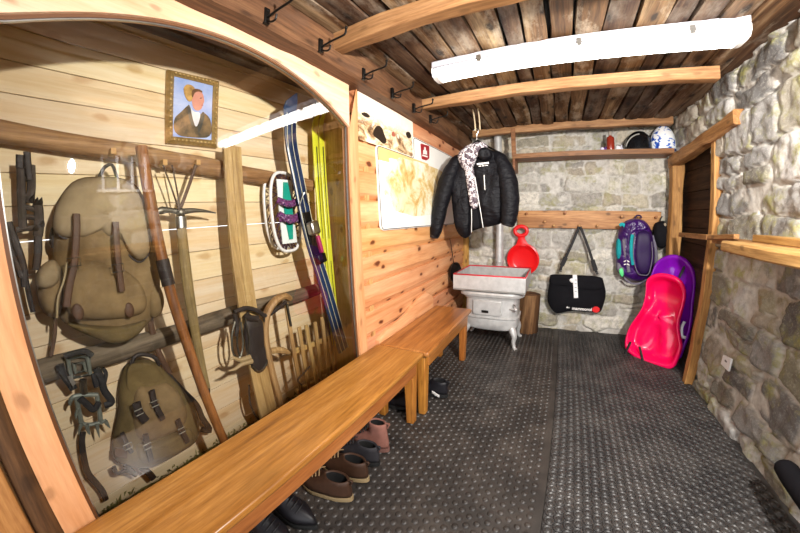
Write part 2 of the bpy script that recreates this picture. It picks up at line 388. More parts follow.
# ================================================================ SETTING
FLOORZ = 0.0
def stone_wall(name, fn, u0, u1, v0, v1, rows, lens, mat, seed, amp=.05, cols=(), hole=None, res=.0125, br=(.45,1.05)):
    r = np.random.default_rng(seed); U = np.arange(u0, u1+res, res); V = np.arange(v0, v1+res, res)
    uu, vv = np.meshgrid(U, V); u = uu.ravel(); v = vv.ravel()
    cs = []; y = v0-.1
    while y < v1+.1:
        hgt = r.uniform(*rows); x = u0-r.uniform(0,.3)
        while x < u1+.2:
            L = r.uniform(*lens)
            if hgt > rows[0]*1.5 and r.random() < .22:
                k = r.uniform(.4,.6); cs.append((x+L/2, y+hgt*k/2, L/2, hgt*k/2)); cs.append((x+L/2, y+hgt*(1+k)/2, L/2, hgt*(1-k)/2))
            else: cs.append((x+L/2, y+hgt/2+r.uniform(-.02,.02), L/2, hgt/2))
            x += L
        y += hgt
    cs = np.array(cs); n = len(cs)
    wu = u+(fbm(u*4, v*4, seed, 3)-.45)*.11+(fbm(u*14, v*14, seed+9, 2)-.4)*.035
    wv = v+(fbm(u*4+31, v*4, seed+3, 3)-.45)*.09+(fbm(u*14, v*14+17, seed+5, 2)-.4)*.035
    d1 = np.full(len(u), 9.0); d2 = d1.copy(); idx = np.zeros(len(u), int)
    for i in range(n):
        cu, cv, a, b = cs[i]
        dm = (np.abs(wu-cu)/a)**3.4+(np.abs(wv-cv)/b)**3.4; d = dm**(1/3.4)
        d = 1+(d-1)*min(a,b)/.08
        lo = d < d1; d2 = np.where(lo, d1, np.minimum(d2, d)); idx = np.where(lo, i, idx); d1 = np.where(lo, d, d1)
    e = np.clip((d2-d1)/.36, 0, 1); sm = e*e*(3-2*e)
    hi = r.uniform(.45, 1, n); tu = r.uniform(-.07,.07, n); tv = r.uniform(-.12,.05, n)
    h = amp*hi[idx]*sm+sm*(tu[idx]*(u-cs[idx,0])+tv[idx]*(v-cs[idx,1]))
    rid = np.abs(fbm(u*7+3, v*8, seed+61, 4)-.47); h += (.06-rid)*.06*sm+(fbm(u*9, v*9, seed+21, 4)-.45)*.022*(.35+sm)+(fbm(u*34, v*34, seed+2, 3)-.45)*.011
    fill = amp*.26+(fbm(u*5, v*5, seed+40, 3)-.45)*.03                  # mortar, flush here and raked out there
    mort = np.clip((fill-h)/.006+.5, 0, 1); h = np.maximum(h, fill-.004*mort); crack = np.clip(1-e/.30, 0, 1)*np.clip((fbm(u*6+9, v*6, seed+77, 3)-.43)/.06, 0, 1); h = h-.035*crack; mort = mort*(1-.7*crack)
    P = fn(u, v, h); nu, nv = len(U), len(V)
    q = np.arange(nu*nv).reshape(nv, nu); F = np.stack([q[:-1,:-1], q[:-1,1:], q[1:,1:], q[1:,:-1]], -1).reshape(-1,4)
    if hole is not None:
        cu = u[F].mean(1); cv = v[F].mean(1); F = F[~((cu > hole[0])&(cu < hole[1])&(cv > hole[2])&(cv < hole[3]))]
    me = bpy.data.meshes.new(name); me.from_pydata(P.tolist(), [], F.tolist())
    C = np.array([srgb(c) for c in cols]); pick = r.integers(0, len(C), n); base = C[pick][:, :3]*r.uniform(*br,(n,1))
    ca = np.ones((len(u),4)); ca[:, :3] = base[idx]
    A = me.attributes.new('stone','FLOAT_COLOR','POINT'); A.data.foreach_set('color', ca.ravel())
    A = me.attributes.new('mortar','FLOAT','POINT'); A.data.foreach_set('value', mort)
    me.polygons.foreach_set('use_smooth', [True]*len(me.polygons)); me.materials.append(mat)
    o = bpy.data.objects.new(name, me); COL.objects.link(o); return tag(o, kind='structure')
STC = ['#b3b0ac','#9d9b98','#c5c0b6','#a8a294','#8f8d8b','#bdb3a3','#a29c86','#cbc8c4']
wr_ = stone_wall('wall_right', lambda u,v,h: np.stack([1.155-.045*v/2.2-h, u, v], 1), -.9, 3.42, -.02, 2.24, (.13,.24), (.2,.46), M_STONE_R, 5, .045, STC, hole=(2.41,3.2,-.1,1.73))
wr_['label'] = 'rough grey fieldstone side wall with pale mortar'
wb_ = stone_wall('wall_back', lambda u,v,h: np.stack([u, 3.38-h, v], 1), -1.15, 1.2, -.02, 2.24, (.09,.19), (.13,.42), M_STONE_B, 23, .03, ['#c4bfb6','#b5afa5','#d2ccc0','#bdb49f','#a9a59e','#c9bda8'], br=(.62,1.2))
wb_['label'] = 'rough fieldstone end wall behind the stove'

# floor slab
m = MB().box((-1.5,-.95,-.06),(1.3,3.5,0.0)); fl = struct('floor', m, plain('dark_concrete', '#3a3633', .8), smooth=False)

def lattice_mat(name, label, x0, x1, y0, y1, mat, unit, top=.008):
    """mat sheet plus a hexagonal lattice of moulded bumps, one mesh"""
    uv, uf = unit; n = len(uv); V = []; F = []; b = 0
    sheet = MB().box((x0,y0,.0),(x1,y1,top)); V.append(np.array(sheet.v)); F += [list(f) for f in sheet.f]; b = 8
    i = 0; x = x0+.024
    while x < x1-.018:
        y = y0+.024+(.0225 if i % 2 else 0)
        ys = np.arange(y, y1-.018, .045); k = len(ys)
        P = uv[None]+np.stack([np.full(k, x), ys, np.full(k, top)], 1)[:,None]
        V.append(P.reshape(-1,3)); F += (np.array(uf)[None]+(b+np.arange(k)*n)[:,None,None]).reshape(-1,4).tolist(); b += k*n
        i += 1; x += .039
    me = bpy.data.meshes.new(name); me.from_pydata(np.vstack(V).tolist(), [], F); me.materials.append(mat)
    me.polygons.foreach_set('use_smooth', [False]*6+[True]*(len(me.polygons)-6))
    o = bpy.data.objects.new(name, me); COL.objects.link(o); return tag(o, label, 'mat')
def unit_rings(prof, n):
    V = [(r*math.cos(2*pi*k/n), r*math.sin(2*pi*k/n), z) for r, z in prof for k in range(n)]
    F = [(i*n+k, i*n+(k+1)%n, (i+1)*n+(k+1)%n, (i+1)*n+k) for i in range(len(prof)-1) for k in range(n)]
    return np.array(V), F
lattice_mat('rubber_mat', 'black rubber floor mat with raised round studs, beside the benches and stove', -1.0, .088, -.85, 3.33, M_MATL, unit_rings([(.0155,0),(.0125,.005),(.0085,.0062),(.001,.0068)], 10))
lattice_mat('rubber_mat', 'black rubber floor mat with moulded rings, along the right stone wall', .092, 1.14, -.85, 3.33, M_MATR, unit_rings([(.0222,0),(.0212,.006),(.0185,.006),(.0165,.0005),(.0125,.0008),(.0105,.004),(.006,.0052),(.001,.0055)], 12))

# ceiling boards (one boarded surface) and a dark sheet added to block world light
m = MB(); x = -1.55
while x < 1.32:
    w = random.uniform(.085,.15); z = 2.092+random.uniform(-.004,.012); n = 26; rows = []
    ph = random.uniform(0,50)
    for k in range(n):
        y = -1.0+4.5*k/(n-1); e0 = (vnoise(ph+k*.6, 0, 3)-.5)*.02; e1 = (vnoise(ph+k*.6, 9, 3)-.5)*.02; zz = z+(vnoise(ph+k*.8, 5, 4)-.5)*.012
        rows.append([(x+.004+e0,y,zz+.03),(x+w-.004+e1,y,zz+.03),(x+w-.006+e1,y,zz),(x+w*.5,y,zz-.006),(x+.006+e0,y,zz)])
    m.loft(rows); x += w
ce = struct('ceiling', m, W_CEIL, autosm=35); ce['label'] = 'rough dark brown board ceiling'
m = MB().box((-1.6,-1.0,2.135),(1.4,3.5,2.16)); struct('ceiling_light_block', m, plain('dark_void','#0d0906',.9), smooth=False)

# ---------------------------------------------------------------- left side: planked wall, beam, display window
XF = -0.97
m = MB(); z = .02; hh = .162
while z < 2.05:
    x = -1.005; prof = [(x,z),(x+.017,z+.034),(x+.0195,z+.038),(x+.0195,z+hh-.003),(x+.004,z+hh)]
    m.loft([[(px, 1.335, pz) for px, pz in prof+[(x-.03,z+hh),(x-.03,z)]], [(px, 3.42, pz) for px, pz in prof+[(x-.03,z+hh),(x-.03,z)]]]); z += hh
wl = struct('wall_left', m, W_PANEL, smooth=False); wl['label'] = 'knotty orange board wall behind the map and far bench'
m = MB(); z = -.02
i = 0
while z < 2.1:
    h2 = random.uniform(.10,.13); m.box((-1.40,-.32,z+.0012),(-1.35,1.46,z+h2-.0012)); z += h2
wc = struct('wall_case', m, W_CASE, smooth=False, bevel=.0015, seg=1); wc['label'] = 'pale board back of the glazed display case'
m = MB().box((-1.40,1.42,0),(-.99,1.46,2.1)); struct('wall_case_side', m, W_CASEZ, smooth=False)
m = MB().box((-1.40,-.36,0),(-.99,-.32,2.1)); struct('wall_case_side', m, W_CASEZ, smooth=False)
m = MB().box((-1.40,-.34,2.02),(-.9,1.46,2.07)); struct('ceiling_case', m, W_CEIL, smooth=False)
m = MB().box((-1.40,-.32,.0),(-.99,1.42,.1)); struct('floor_case', m, W_CASE, smooth=False)
# corner post inside the case
m = MB().box((-1.272,1.398,.1),(-1.10,1.4195,2.02)); struct('trim_1', m, W_CASEZ, smooth=False, bevel=.004)
# moss along the foot of the case
mo = MB()
for k in range(900):
    y = random.uniform(-.28,1.3); x = -1.345+abs(random.gauss(0,.035)); z = .1+.09*math.exp(-((x+1.345)/.05)**2)*random.uniform(.5,1.1)
    a = random.uniform(0,6.28); l = random.uniform(.012,.03); dx, dy = math.cos(a)*l, math.sin(a)*l
    mo.add([(x,y,z-.01),(x+dx*.4-dy*.2,y+dy*.4+dx*.2,z+.004),(x+dx,y+dy,z+random.uniform(-.005,.02)),(x+dx*.4+dy*.2,y+dy*.4-dx*.2,z)], [(0,1,2,3)])
rows = []
for k in range(60):
    y = -.3+1.65*k/59; rows.append([(-1.349,y,.1),(-1.349,y,.16+.02*vnoise(k*.5,0,2)),(-1.31,y,.145+.02*vnoise(k*.5,3,2)),(-1.27,y,.125),(-1.22,y,.1)])
mo.loft(rows, True, True)
MOSS = plain('dry_moss', '#8d8752', .95, .1, 0, .7, 60)
single('moss', 'strip of dry greenish moss along the foot of the display case', 'moss', mo, MOSS, kind='stuff')

# window: arched frame, bead and pane
win = bpy.data.objects.new('window_1', None); COL.objects.link(win); win.location = (XF,.62,.42); tag(win, 'arched display window glazed in a pale wooden frame', kind='structure')
Y0, Y1, ZB = -.028, 1.270, .40
def arch(off=0, n=40):
    """right jamb foot -> over the arch -> left jamb foot (y, z)"""
    zs, top = 1.695, 1.882; yc = .60; out = [(Y1+off, ZB-.0), (Y1+off, 1.695)]
    ha = (Y1-Y0)/2; sag = top-zs; Rr = (ha*ha+sag*sag)/(2*sag); cz = top-Rr; cy = (Y0+Y1)/2
    a0 = math.asin(ha/Rr)
    for k in range(1, n):
        a = a0-2*a0*k/n; out.append((cy+math.sin(a)*(Rr+off), cz+math.cos(a)*(Rr+off)))
    return out+[(Y0-off, 1.695), (Y0-off, ZB)]
inn = arch(); N = len(inn)
def outer_of(p):
    y, z = p
    return y, z
# outer outline, one point per inner point: jambs 7 cm wide, head up to the beam
outl = []
for k, (y,z) in enumerate(inn):
    if k == 0: outl.append((Y1+.072, ZB))
    elif k == N-1: outl.append((Y0-.068, ZB))
    else: outl.append((y+.072 if k == 1 else (y-.068 if k == N-2 else Y0-.068+(Y1-Y0+.14)*(y-Y0)/(Y1-Y0)), 1.96 if 1 <= k <= N-2 else z))
def strip_ring(mb, A, B, x0, x1):
    n = len(A)
    for k in range(n-1):
        a, b, c, d = A[k], A[k+1], B[k+1], B[k]
        vs = [(x1,*a),(x1,*b),(x1,*c),(x1,*d),(x0,*a),(x0,*b),(x0,*c),(x0,*d)]
        mb.add(vs, [(0,1,2,3),(7,6,5,4),(0,4,5,1),(2,6,7,3)], .5)
# jambs and head as separate boards
mj = MB(); strip_ring(mj, inn[:2], [(Y1+.072,ZB),(Y1+.072,1.96)], XF-.05, XF); mj.box((XF-.05,Y1,ZB-.4),(XF,Y1+.072,ZB))
obj('jamb', mj, W_FRAMEZ, win, smooth=False)
mj = MB(); strip_ring(mj, [(Y0-.068,ZB),(Y0-.068,1.96)], [inn[-1],inn[-2]], XF-.05, XF); mj.box((XF-.05,Y0-.068,ZB-.4),(XF,Y0,ZB))
obj('jamb', mj, W_FRAMEZ, win, smooth=False)
mh = MB(); strip_ring(mh, inn[1:-1], [(min(max(y,Y0),Y1),1.96) for y,_ in inn[1:-1]], XF-.05, XF-.0005)
obj('arched_head', mh, W_FRAME, win, smooth=False)
mb = MB(); a2 = arch(-.008); strip_ring(mb, a2, inn, XF-.028, XF-.012)
obj('glazing_bead', mb, plain('dark_brown_bead','#6b4528',.5,.4), win, smooth=False)
mb = MB(); a3 = arch(-.0105); strip_ring(mb, a3, a2, XF-.024, XF-.017)
obj('steel_edge', mb, M_STEEL, win, smooth=False, label='bright thin steel edge around the glass')
mb = MB().box((XF-.05,Y0-.068,ZB-.06),(XF,Y1+.072,ZB)); obj('sill', mb, W_FRAME, win, smooth=False)
g = NT('window_glass'); tr = g.n('ShaderNodeBsdfTransparent'); gl = g.n('ShaderNodeBsdfGlossy'); gl.inputs['Roughness'].default_value = .012
fr = g.n('ShaderNodeFresnel'); fr.inputs['IOR'].default_value = 1.62; mx = g.n('ShaderNodeMixShader')
fm = g.n('ShaderNodeMath', operation='MULTIPLY'); fm.use_clamp = True; g.l(fr.outputs[0], fm.inputs[0]); fm.inputs[1].default_value = 1.4
g.l(fm.outputs[0], mx.inputs[0]); g.l(tr.outputs[0], mx.inputs[1]); g.l(gl.outputs[0], mx.inputs[2]); g.l(mx.outputs[0], g.out.inputs[0])
tr.inputs[0].default_value = (.97,.98,.97,1)
mb = MB(); P = [(XF-.021, y, z) for y, z in inn]; mb.add(P, [tuple(range(len(P)))]); obj('pane', mb, g.m, win, smooth=False)

# small barred window high in the right wall beside the viewer (mirrored in the display glass)
w2 = bpy.data.objects.new('window_2', None); COL.objects.link(w2); w2.location = (1.09,.78,1.58); tag(w2, 'small window with white upright bars, mirrored in the display glass', kind='structure')
for y_ in (.60,.72,.84,.955): obj('bar', MB().box((1.075,y_-.011,1.60),(1.095,y_+.011,1.885)), plain('bar_white','#f4f4f6',.4), w2, bevel=.003)
obj('sill', MB().box((1.06,.55,1.575),(1.12,1.0,1.598)), plain('sill_white','#e9e7e2',.5), w2, bevel=.003)
obj('pane', MB().box((1.098,.56,1.6),(1.104,.99,1.885)), plain('window_grey_pane','#8f97a6',.15,.5), w2, smooth=False)
# below the case, behind the bench
m = MB().box((-1.0,-.1,.0),(-.975,1.34,.36)); struct('trim_2', m, W_PANEL, smooth=False)
# long aged beam over window and map
m = MB(); rows = []
for k in range(40):
    y = -1.0+4.4*k/39; w = (vnoise(k*.7,2,8)-.5)*.016; w2 = (vnoise(k*.7,8,8)-.5)*.012
    rows.append([(-1.12,y,1.93),(-.893+w,y,1.928+w2),(-.88+w,y,1.94+w2),(-.88+w*.6,y,2.075),(-.89,y,2.086),(-1.12,y,2.086)])
m.loft(rows); bl = struct('ceiling_beam', m, W_BEAM, autosm=30); bl['label'] = 'long aged beam over the display window and map'
def rafter(y0, y1, z0, z1, x0, x1, label):
    m = MB(); rows = []; s = random.uniform(0,90)
    for k in range(24):
        x = x0+(x1-x0)*k/23; a, b, c = [(vnoise(s+k*.5, j*5, 5)-.5)*.012 for j in range(3)]
        rows.append([(x,y0+a,z0+.004+b),(x,y0+.006+a,z0+b),(x,y1-.006+c,z0+b),(x,y1+c,z0+.006+b),(x,y1+c,z1),(x,y0+a,z1)])
    m.loft(rows, t=.42); o = struct('ceiling_beam', m, W_RAFT, autosm=30); o['label'] = label
rafter(1.043,1.115,2.0,2.082,-.885,1.1,'pale squared rafter in front of the tube lamp')
rafter(2.02,2.085,2.0,2.072,-.885,.965,'pale squared rafter behind the tube lamp')
rafter(3.08,3.15,2.03,2.10,-.80,1.06,'pale squared rafter above the wall shelf')
# far left corner post under the beam (behind map)
m = MB(); m.lathe([(.055,.0),(.05,.5),(.053,1.2),(.05,1.95)], (-.985,3.33,0), n=12); struct('trim_3', m, W_TANZ)
# left of window: dark half-round log and tan upright boards
m = MB()
rows = []
for k in range(20):
    z = 0+2.0*k/19; rr = .02+.006*vnoise(k*.8,1,3); rows.append([(-.98+rr*math.cos(a)*.7, -.116+rr*math.sin(a), z) for a in np.linspace(0,2*pi,14,endpoint=False)])
m.loft(rows); struct('trim_4', m, W_DARKZ)
m = MB(); y = -.138
while y > -.95: w = random.uniform(.07,.12); m.box((-1.0,y-w,0),(-.965,y-.003,1.95)); y -= w
struct('wall_left_boards', m, W_TANZ, smooth=False, bevel=.003)

# timber-framed niche with dark boards in the right wall
m = MB(); z = 0
while z < 1.75: h2 = random.uniform(.13,.19); m.box((1.20,2.3,z+.002),(1.23,3.36,z+h2-.002)); z += h2
struct('trim_5', m, W_DOORB, smooth=False, bevel=.004)
def hewn(P, Q, w, h, mat, name, up, label, seed, amp=.018):
    """roughly squared timber from P to Q"""
    P = np.array(P,float); Q = np.array(Q,float); d = (Q-P)/np.linalg.norm(Q-P); u = np.array(up,float); u -= d*u.dot(d); u /= np.linalg.norm(u); r = np.cross(d,u)
    rows = []
    for k in range(22):
        c = P+(Q-P)*k/21+r*(vnoise(seed+k*.4,1,2)-.5)*amp+u*(vnoise(seed+k*.4,7,2)-.5)*amp
        ww = w*(1+(vnoise(seed+k*.6,3,2)-.5)*.25); hh2 = h*(1+(vnoise(seed+k*.6,5,2)-.5)*.25)
        rows.append([tuple(c+r*ww*a+u*hh2*b) for a,b in ((-.5,-.42),(-.42,-.5),(.42,-.5),(.5,-.42),(.5,.42),(.42,.5),(-.42,.5),(-.5,.42))])
    m = MB().loft(rows); o = struct(name, m, mat, autosm=30); o['label'] = label
hewn((1.095,2.40,0.0),(1.1,2.375,1.72), .062,.06, W_POSTZ, 'door_post', (0,1,0), 'rough near post of the boarded niche in the right wall', 3, .014)
hewn((1.115,3.17,0.0),(1.112,3.17,1.70), .10,.10, W_POSTZ, 'door_post', (0,1,0), 'pale squared post between end wall and boarded niche', 17, .012)
hewn((1.085,3.2,1.705),(1.09,2.05,1.785), .10,.085, W_POSTY, 'door_lintel', (0,0,1), 'hewn timber lintel over the boarded niche', 31, .015)
# backing behind hole
m = MB().box((1.235,2.2,0),(1.26,3.4,2.1)); struct('wall_right_backing', m, W_DOORB, smooth=False)
# ================================================================ TUBE LAMP
lx0, lx1 = -.622, .885
r = thing('fluorescent_lamp', 'long white tube lamp lit under the board ceiling between the two rafters', 'lamp', ((lx0+lx1)/2,1.64,2.09))
m = MB().box((lx0,1.565,2.052),(lx1,1.70,2.092)); obj('housing', m, plain('housing_white','#c6c5cc',.5,.4,0,.05), r, bevel=.008)
t = NT('lit_diffuser'); e = t.n('ShaderNodeEmission'); e.inputs[0].default_value = (1,.97,.9,1); e.inputs[1].default_value = TUBE; t.l(e.outputs[0], t.out.inputs[0])
rows = []
for x in (lx0+.03, lx0+.036, lx1-.036, lx1-.03):
    k = 1 if lx0+.033 < x < lx1-.033 else .8
    rows.append([(x, 1.6325+k*.06*a, 2.052-k*.05*b) for a, b in ((-1,0),(-1,.5),(-.8,.9),(-.4,1),(.4,1),(.8,.9),(1,.5),(1,0))])
m = MB().loft(rows); obj('diffuser', m, t.m, r)
m = MB().box((lx0+.01,1.5665,2.0465),(lx1-.01,1.6985,2.0525)); obj('gasket', m, plain('grey_gasket','#8d8d92',.6), r, smooth=False)
for x in (lx0, lx1-.03):
    m = MB(); m.loft([[(xx, 1.6325+.064*a, 2.053-.056*b) for a, b in ((-1,0),(-1,.5),(-.8,.9),(-.4,1),(.4,1),(.8,.9),(1,.5),(1,0))] for xx in (x, x+.03)])
    obj('end_cap', m, M_WHITE, r)
for x in (-.35,.15,.65):
    m = MB().box((x-.012,1.562,2.03),(x+.012,1.57,2.07)); obj('clip', m, M_STEEL, r)

# ================================================================ BENCHES
def bench(name, label, x0, x1, y0, y1, ztop, legs, parts=()):
    r = thing(name, label, 'bench', ((x0+x1)/2,(y0+y1)/2,.008))
    m = MB().box((x0,y0,ztop-.032),(x1,y1,ztop)); obj('seat', m, W_BENCH, r, bevel=.011, seg=3)
    for x in (x0+.03, x1-.042):
        m = MB().box((x,y0+.06,ztop-.112),(x+.022,y1-.06,ztop-.0325)); obj('apron', m, W_BENCH, r, bevel=.002)
    for y in (y0+.05, y1-.072):
        m = MB().box((x0+.06,y,ztop-.112),(x1-.06,y+.022,ztop-.0325)); obj('apron', m, W_BENCH, r, bevel=.002)
    for y in legs:
        for x in (x0+.03, x1-.088):
            c = Vector((x+.029,y,0)); m = MB(); m.bar(c+Vector((0,0,.0085)), c+Vector((0,0,ztop-.033)), .046,.05,(0,1,0), w2=.06,h2=.065); obj('leg', m, W_BENCHZ, r, bevel=.006)
    return r
b1 = bench('bench', 'long honey brown wooden bench in front of the display window', -.965, -.652, -.75, 1.43, .46, (-.55, 1.375))
b2 = bench('bench', 'shorter honey brown bench with a low backboard, nearest the stove', -.955, -.628, 1.437, 2.345, .46, (1.49, 2.30))
rows = []
for k in range(24):
    y = 1.45+.86*k/23; top = .475+.135*min(1, (k/23)*1.2)+.010*math.sin(k*.5)
    if k > 20: top -= .018*(k-20)
    rows.append([(-.985,y,.43),(-.955,y,.43),(-.958,y,top-.008),(-.963,y,top),(-.985,y,top)])
obj('backrest', MB().loft(rows), W_PANEL, b2, bevel=.002)
# ================================================================ THINGS IN THE DISPLAY CASE
def ats(pts, **pl): return [at(p[0], p[1], **pl) for p in pts]
def zm(x0, y0, s, pts): return [(x0+a/s, y0+b/s) for a, b in pts]
NX = (1,0,0)
def strap(mb, pts, w, th=.004, n=14, normal=NX):
    """flat strap lying across normal"""
    mb.tube(spline(pts, n), w/2, 8, flat=(1, th/w*2), up=normal); return mb
def sh(p, dx=0, dy=0, dz=0): return np.array(p)+np.array([dx,dy,dz])

# carrying logs
def log_y(P, Q, y0, y1, r, name, label, mat, seed):
    P = np.array(P); Q = np.array(Q); d = (Q-P)/(Q[1]-P[1]); pts = []; rr = []
    for k in range(26):
        y = y0+(y1-y0)*k/25; c = P+d*(y-P[1]); pts.append((c[0]+(vnoise(k*.4,1,seed)-.5)*.008, y, c[2]+(vnoise(k*.4,6,seed)-.5)*.014)); rr.append(r*(1+(vnoise(k*.5,3,seed)-.5)*.2))
    m = MB().tube(pts, rr, 14); r0 = thing(name, label, 'log', (P[0],(y0+y1)/2,P[2])); obj('trunk', m, mat, r0); return r0, P, d
la, PA, dA = log_y(at(165,158,x=-1.31), at(300,184,x=-1.31), -.31, 1.32, .036, 'wooden_log', 'tan round log fixed high across the display case with pegs', W_LOGT, 3)
for p in ((163,163),(196,163),(285,180),(112,152)):
    c = at(p[0],p[1],x=-1.27); m = MB().box((-1.3,c[1]-.009,c[2]-.012),(-1.245,c[1]+.009,c[2]+.010)); obj('peg', m, W_CASEZ, la, bevel=.002, smooth=False)
lb, PB, dB = log_y(at(60,368,x=-1.31), at(285,299,x=-1.31), -.31, 1.32, .04, 'wooden_log', 'weathered grey log low across the display case', W_LOG, 8)

# framed portrait
XPIC = -1.335
fo = ats([(166.8,70),(218.3,82),(216.7,148),(166,143)], x=XPIC); fi = ats([(173.6,76.5),(212.6,86),(211.2,140.5),(172.2,136.8)], x=XPIC)
cy0 = min(p[1] for p in fo); cy1 = max(p[1] for p in fo); 
r = thing('framed_portrait', 'gilt framed portrait of a person in folk dress, hung on the back boards', 'picture', tuple(np.mean(fo,0)))
GOLD = plain('carved_gilt', '#b8975a', .45, .5, .35, .5, 60, .5, 130)
for k in range(4):
    m = MB(); a, b, c, d = fo[k], fo[(k+1)%4], fi[(k+1)%4], fi[k]
    m.loft([[tuple(sh(p,dx)) for p,dx in ((a,-.012),(a,.008),(a*.6+d*.4,.022),(d,.008),(d,-.012))],[tuple(sh(p,dx)) for p,dx in ((b,-.012),(b,.008),(b*.6+c*.4,.022),(c,.008),(c,-.012))]])
    for q in range(1,12):
        t_ = q/12; p = (a*.5+d*.5)*(1-t_)+(b*.5+c*.5)*t_; m.ball(sh(p,.018), .008, 8, 5, sc=(.6,1,1))
    obj('frame', m, GOLD, r)
cv = MB(); cv.add([tuple(sh(p,.002)) for p in fi], [(0,1,2,3)]); cv.add([tuple(sh(p,-.006)) for p in fi], [(3,2,1,0)])
def tmat(name, a, b, sc): 
    t = NT(name); q = t.bsdf(.5,.3); t.l(t.mix(t.val(t.noise(t.coord(), sc, 4), .35, .65), a, b), q.inputs[0]); return t.m
pic = obj('canvas', cv, tmat('painted_sky','#8fa8e0','#b9c6ea',8), r, smooth=False)
def paint(name, pts, mat, d):
    O = ats(zm(155,60,5.92,pts), x=XPIC); m = MB(); O = resample(O, 36, 2); m.prism([tuple(sh(p,.0022)) for p in O], (d,0,0)); obj(name, m, mat, pic, smooth=False)
paint('painted_coat', [(185,275),(205,262),(240,400),(268,300),(330,340),(338,462),(230,462),(112,447),(107,345),(150,312)], tmat('coat_paint','#8a6f4c','#4b4334',22), .0008)
paint('painted_lapel', [(190,265),(206,266),(232,390),(215,395),(195,330)], tmat('lapel_paint','#6c695c','#4a4740',20), .0012)
paint('painted_lapel', [(272,302),(300,318),(262,440),(248,420)], tmat('lapel_paint2','#5f5c52','#47443c',20), .0012)
paint('painted_shirt', [(205,270),(225,312),(268,308),(262,360),(242,405),(226,370)], tmat('shirt_paint','#f2f0ee','#d5d6dd',14), .0016)
paint('painted_face', [(213,195),(240,176),(270,186),(284,208),(291,250),(281,262),(277,288),(252,305),(226,290),(216,250)], tmat('face_paint','#e0a08a','#c67e6c',10), .002)
paint('painted_headdress', [(166,165),(185,145),(215,150),(238,172),(226,205),(216,245),(200,250),(183,232),(170,200)], tmat('headdress_paint','#d0a55c','#7d5a2c',26), .0026)
paint('painted_hair', [(214,180),(240,170),(272,180),(282,198),(255,186),(230,196),(222,225),(214,222)], tmat('hair_paint','#6e4a2c','#513621',20), .003)
paint('painted_eye', [(262,226),(276,224),(277,229),(263,231)], plain('eye_paint','#3a2a24',.6), .0024)
paint('painted_mouth', [(272,268),(284,266),(283,271),(273,273)], plain('mouth_paint','#a8483f',.6), .0024)

# big khaki rucksack
XR = -1.27
r = thing('canvas_rucksack', 'big faded khaki canvas rucksack with leather straps hung between the two logs', 'rucksack', tuple(at(105,262,x=-1.33)))
out = [(75,178),(100,176),(125,178),(140,188),(150,215),(155,245),(160,280),(158,302),(150,322),(135,335),(115,343),(95,336),(75,328),(58,320),(55,290),(53,262),(52,235),(53,210),(61,194)]
m = MB(); puff(m, ats(out, x=XR), NX, .075, .055, 72, 14, 4, .03, 9, 3); obj('body', m, M_CANVAS, r, autosm=180)
m = MB(); puff(m, ats([(72,180),(100,177),(126,179),(140,195),(150,225),(151,250),(141,263),(129,256),(121,240),(112,240),(104,238),(98,231),(90,236),(80,240),(60,238),(52,230),(54,208)], x=XR+.05), NX, .055, .02, 72, 12, 5, .018, 11, 5, 2); fl_ = obj('top_flap', m, M_CANVASL, r, autosm=180)
m = MB().tube(spline(ats([(55,222),(60,236),(72,239),(82,239),(91,235),(98,231),(105,238),(113,240),(121,241),(129,255),(140,262),(149,253),(151,240)], x=XR+.062),50), .0035, 6); obj('flap_binding', m, M_LEATHERD, fl_)
m = MB(); puff(m, ats([(64,262),(85,258),(112,262),(138,278),(147,296),(146,312),(128,318),(100,320),(72,318),(62,300)], x=XR+.055), NX, .05, .02, 64, 12, 4, .016, 10, 7, 2); obj('front_pocket', m, M_CANVAS, r, autosm=180)
m = MB(); puff(m, ats([(34,276),(42,264),(54,258),(62,268),(64,292),(60,318),(46,317),(38,304)], x=XR+.01), NX, .07, .05, 48, 10, 3, .02, 14, 4, 2); sp = obj('side_pocket', m, M_CANVAS, r, autosm=180)
m = MB(); puff(m, ats([(35,276),(43,263),(55,258),(62,270),(58,285),(45,290),(36,287)], x=XR+.055), NX, .035, .02, 40, 8, 4, .01, 14, 8, 2); obj('pocket_flap', m, M_CANVASL, sp, autosm=180)
m = MB(); puff(m, ats([(143,284),(156,280),(163,296),(161,312),(152,320),(144,310)], x=XR+.02), NX, .06, .04, 40, 8, 3, .015, 14, 5, 2); obj('side_pocket', m, M_CANVAS, r, autosm=180)
m = MB(); puff(m, ats([(63,322),(80,324),(105,326),(135,322),(149,318),(140,334),(115,345),(92,337),(74,329)], x=XR+.045), NX, .045, .03, 48, 8, 4, .012, 12, 6, 2); obj('bottom_pocket', m, M_CANVAS2, r, autosm=180)
for pts, w in (([(76,214),(76,232),(74,262),(69,285),(66,306)],.021),([(115,222),(116,245),(118,268),(121,291)],.021)):
    m = MB(); strap(m, [sh(p, .012 if i else .006) for i, p in enumerate(ats(pts, x=XR+.11))], w, .006); s_ = obj('strap', m, M_LEATHER, r)
    p = at(pts[2][0], pts[2][1], x=XR+.126); m = MB().tube([sh(p,0,a*.017,b*.012) for a,b in ((-1,-1),(1,-1),(1,1),(-1,1))], .0022, 6, closed=True); obj('buckle', m, M_OLDSTEEL, s_)
for c in ((78,312),(129,310)):
    m = MB(); c3 = at(*c, x=XR+.1); puff(m, [sh(c3,0,.017*math.cos(a),.027*math.sin(a)) for a in np.linspace(0,2*pi,16,endpoint=False)], NX, .008, .004, 20, 4); obj('leather_tab', m, M_LEATHER, r)
m = MB().tube(spline(ats([(67,262),(64,280),(58,298),(57,318)], x=XR+.115),14), .003, 6); obj('cord', m, plain('pale_cord','#a3906c',.9), r)
m = MB(); strap(m, ats([(150,318),(154,338),(160,355),(170,374)], x=XR-.02), .024, .006); obj('shoulder_strap', m, M_LEATHER, r)
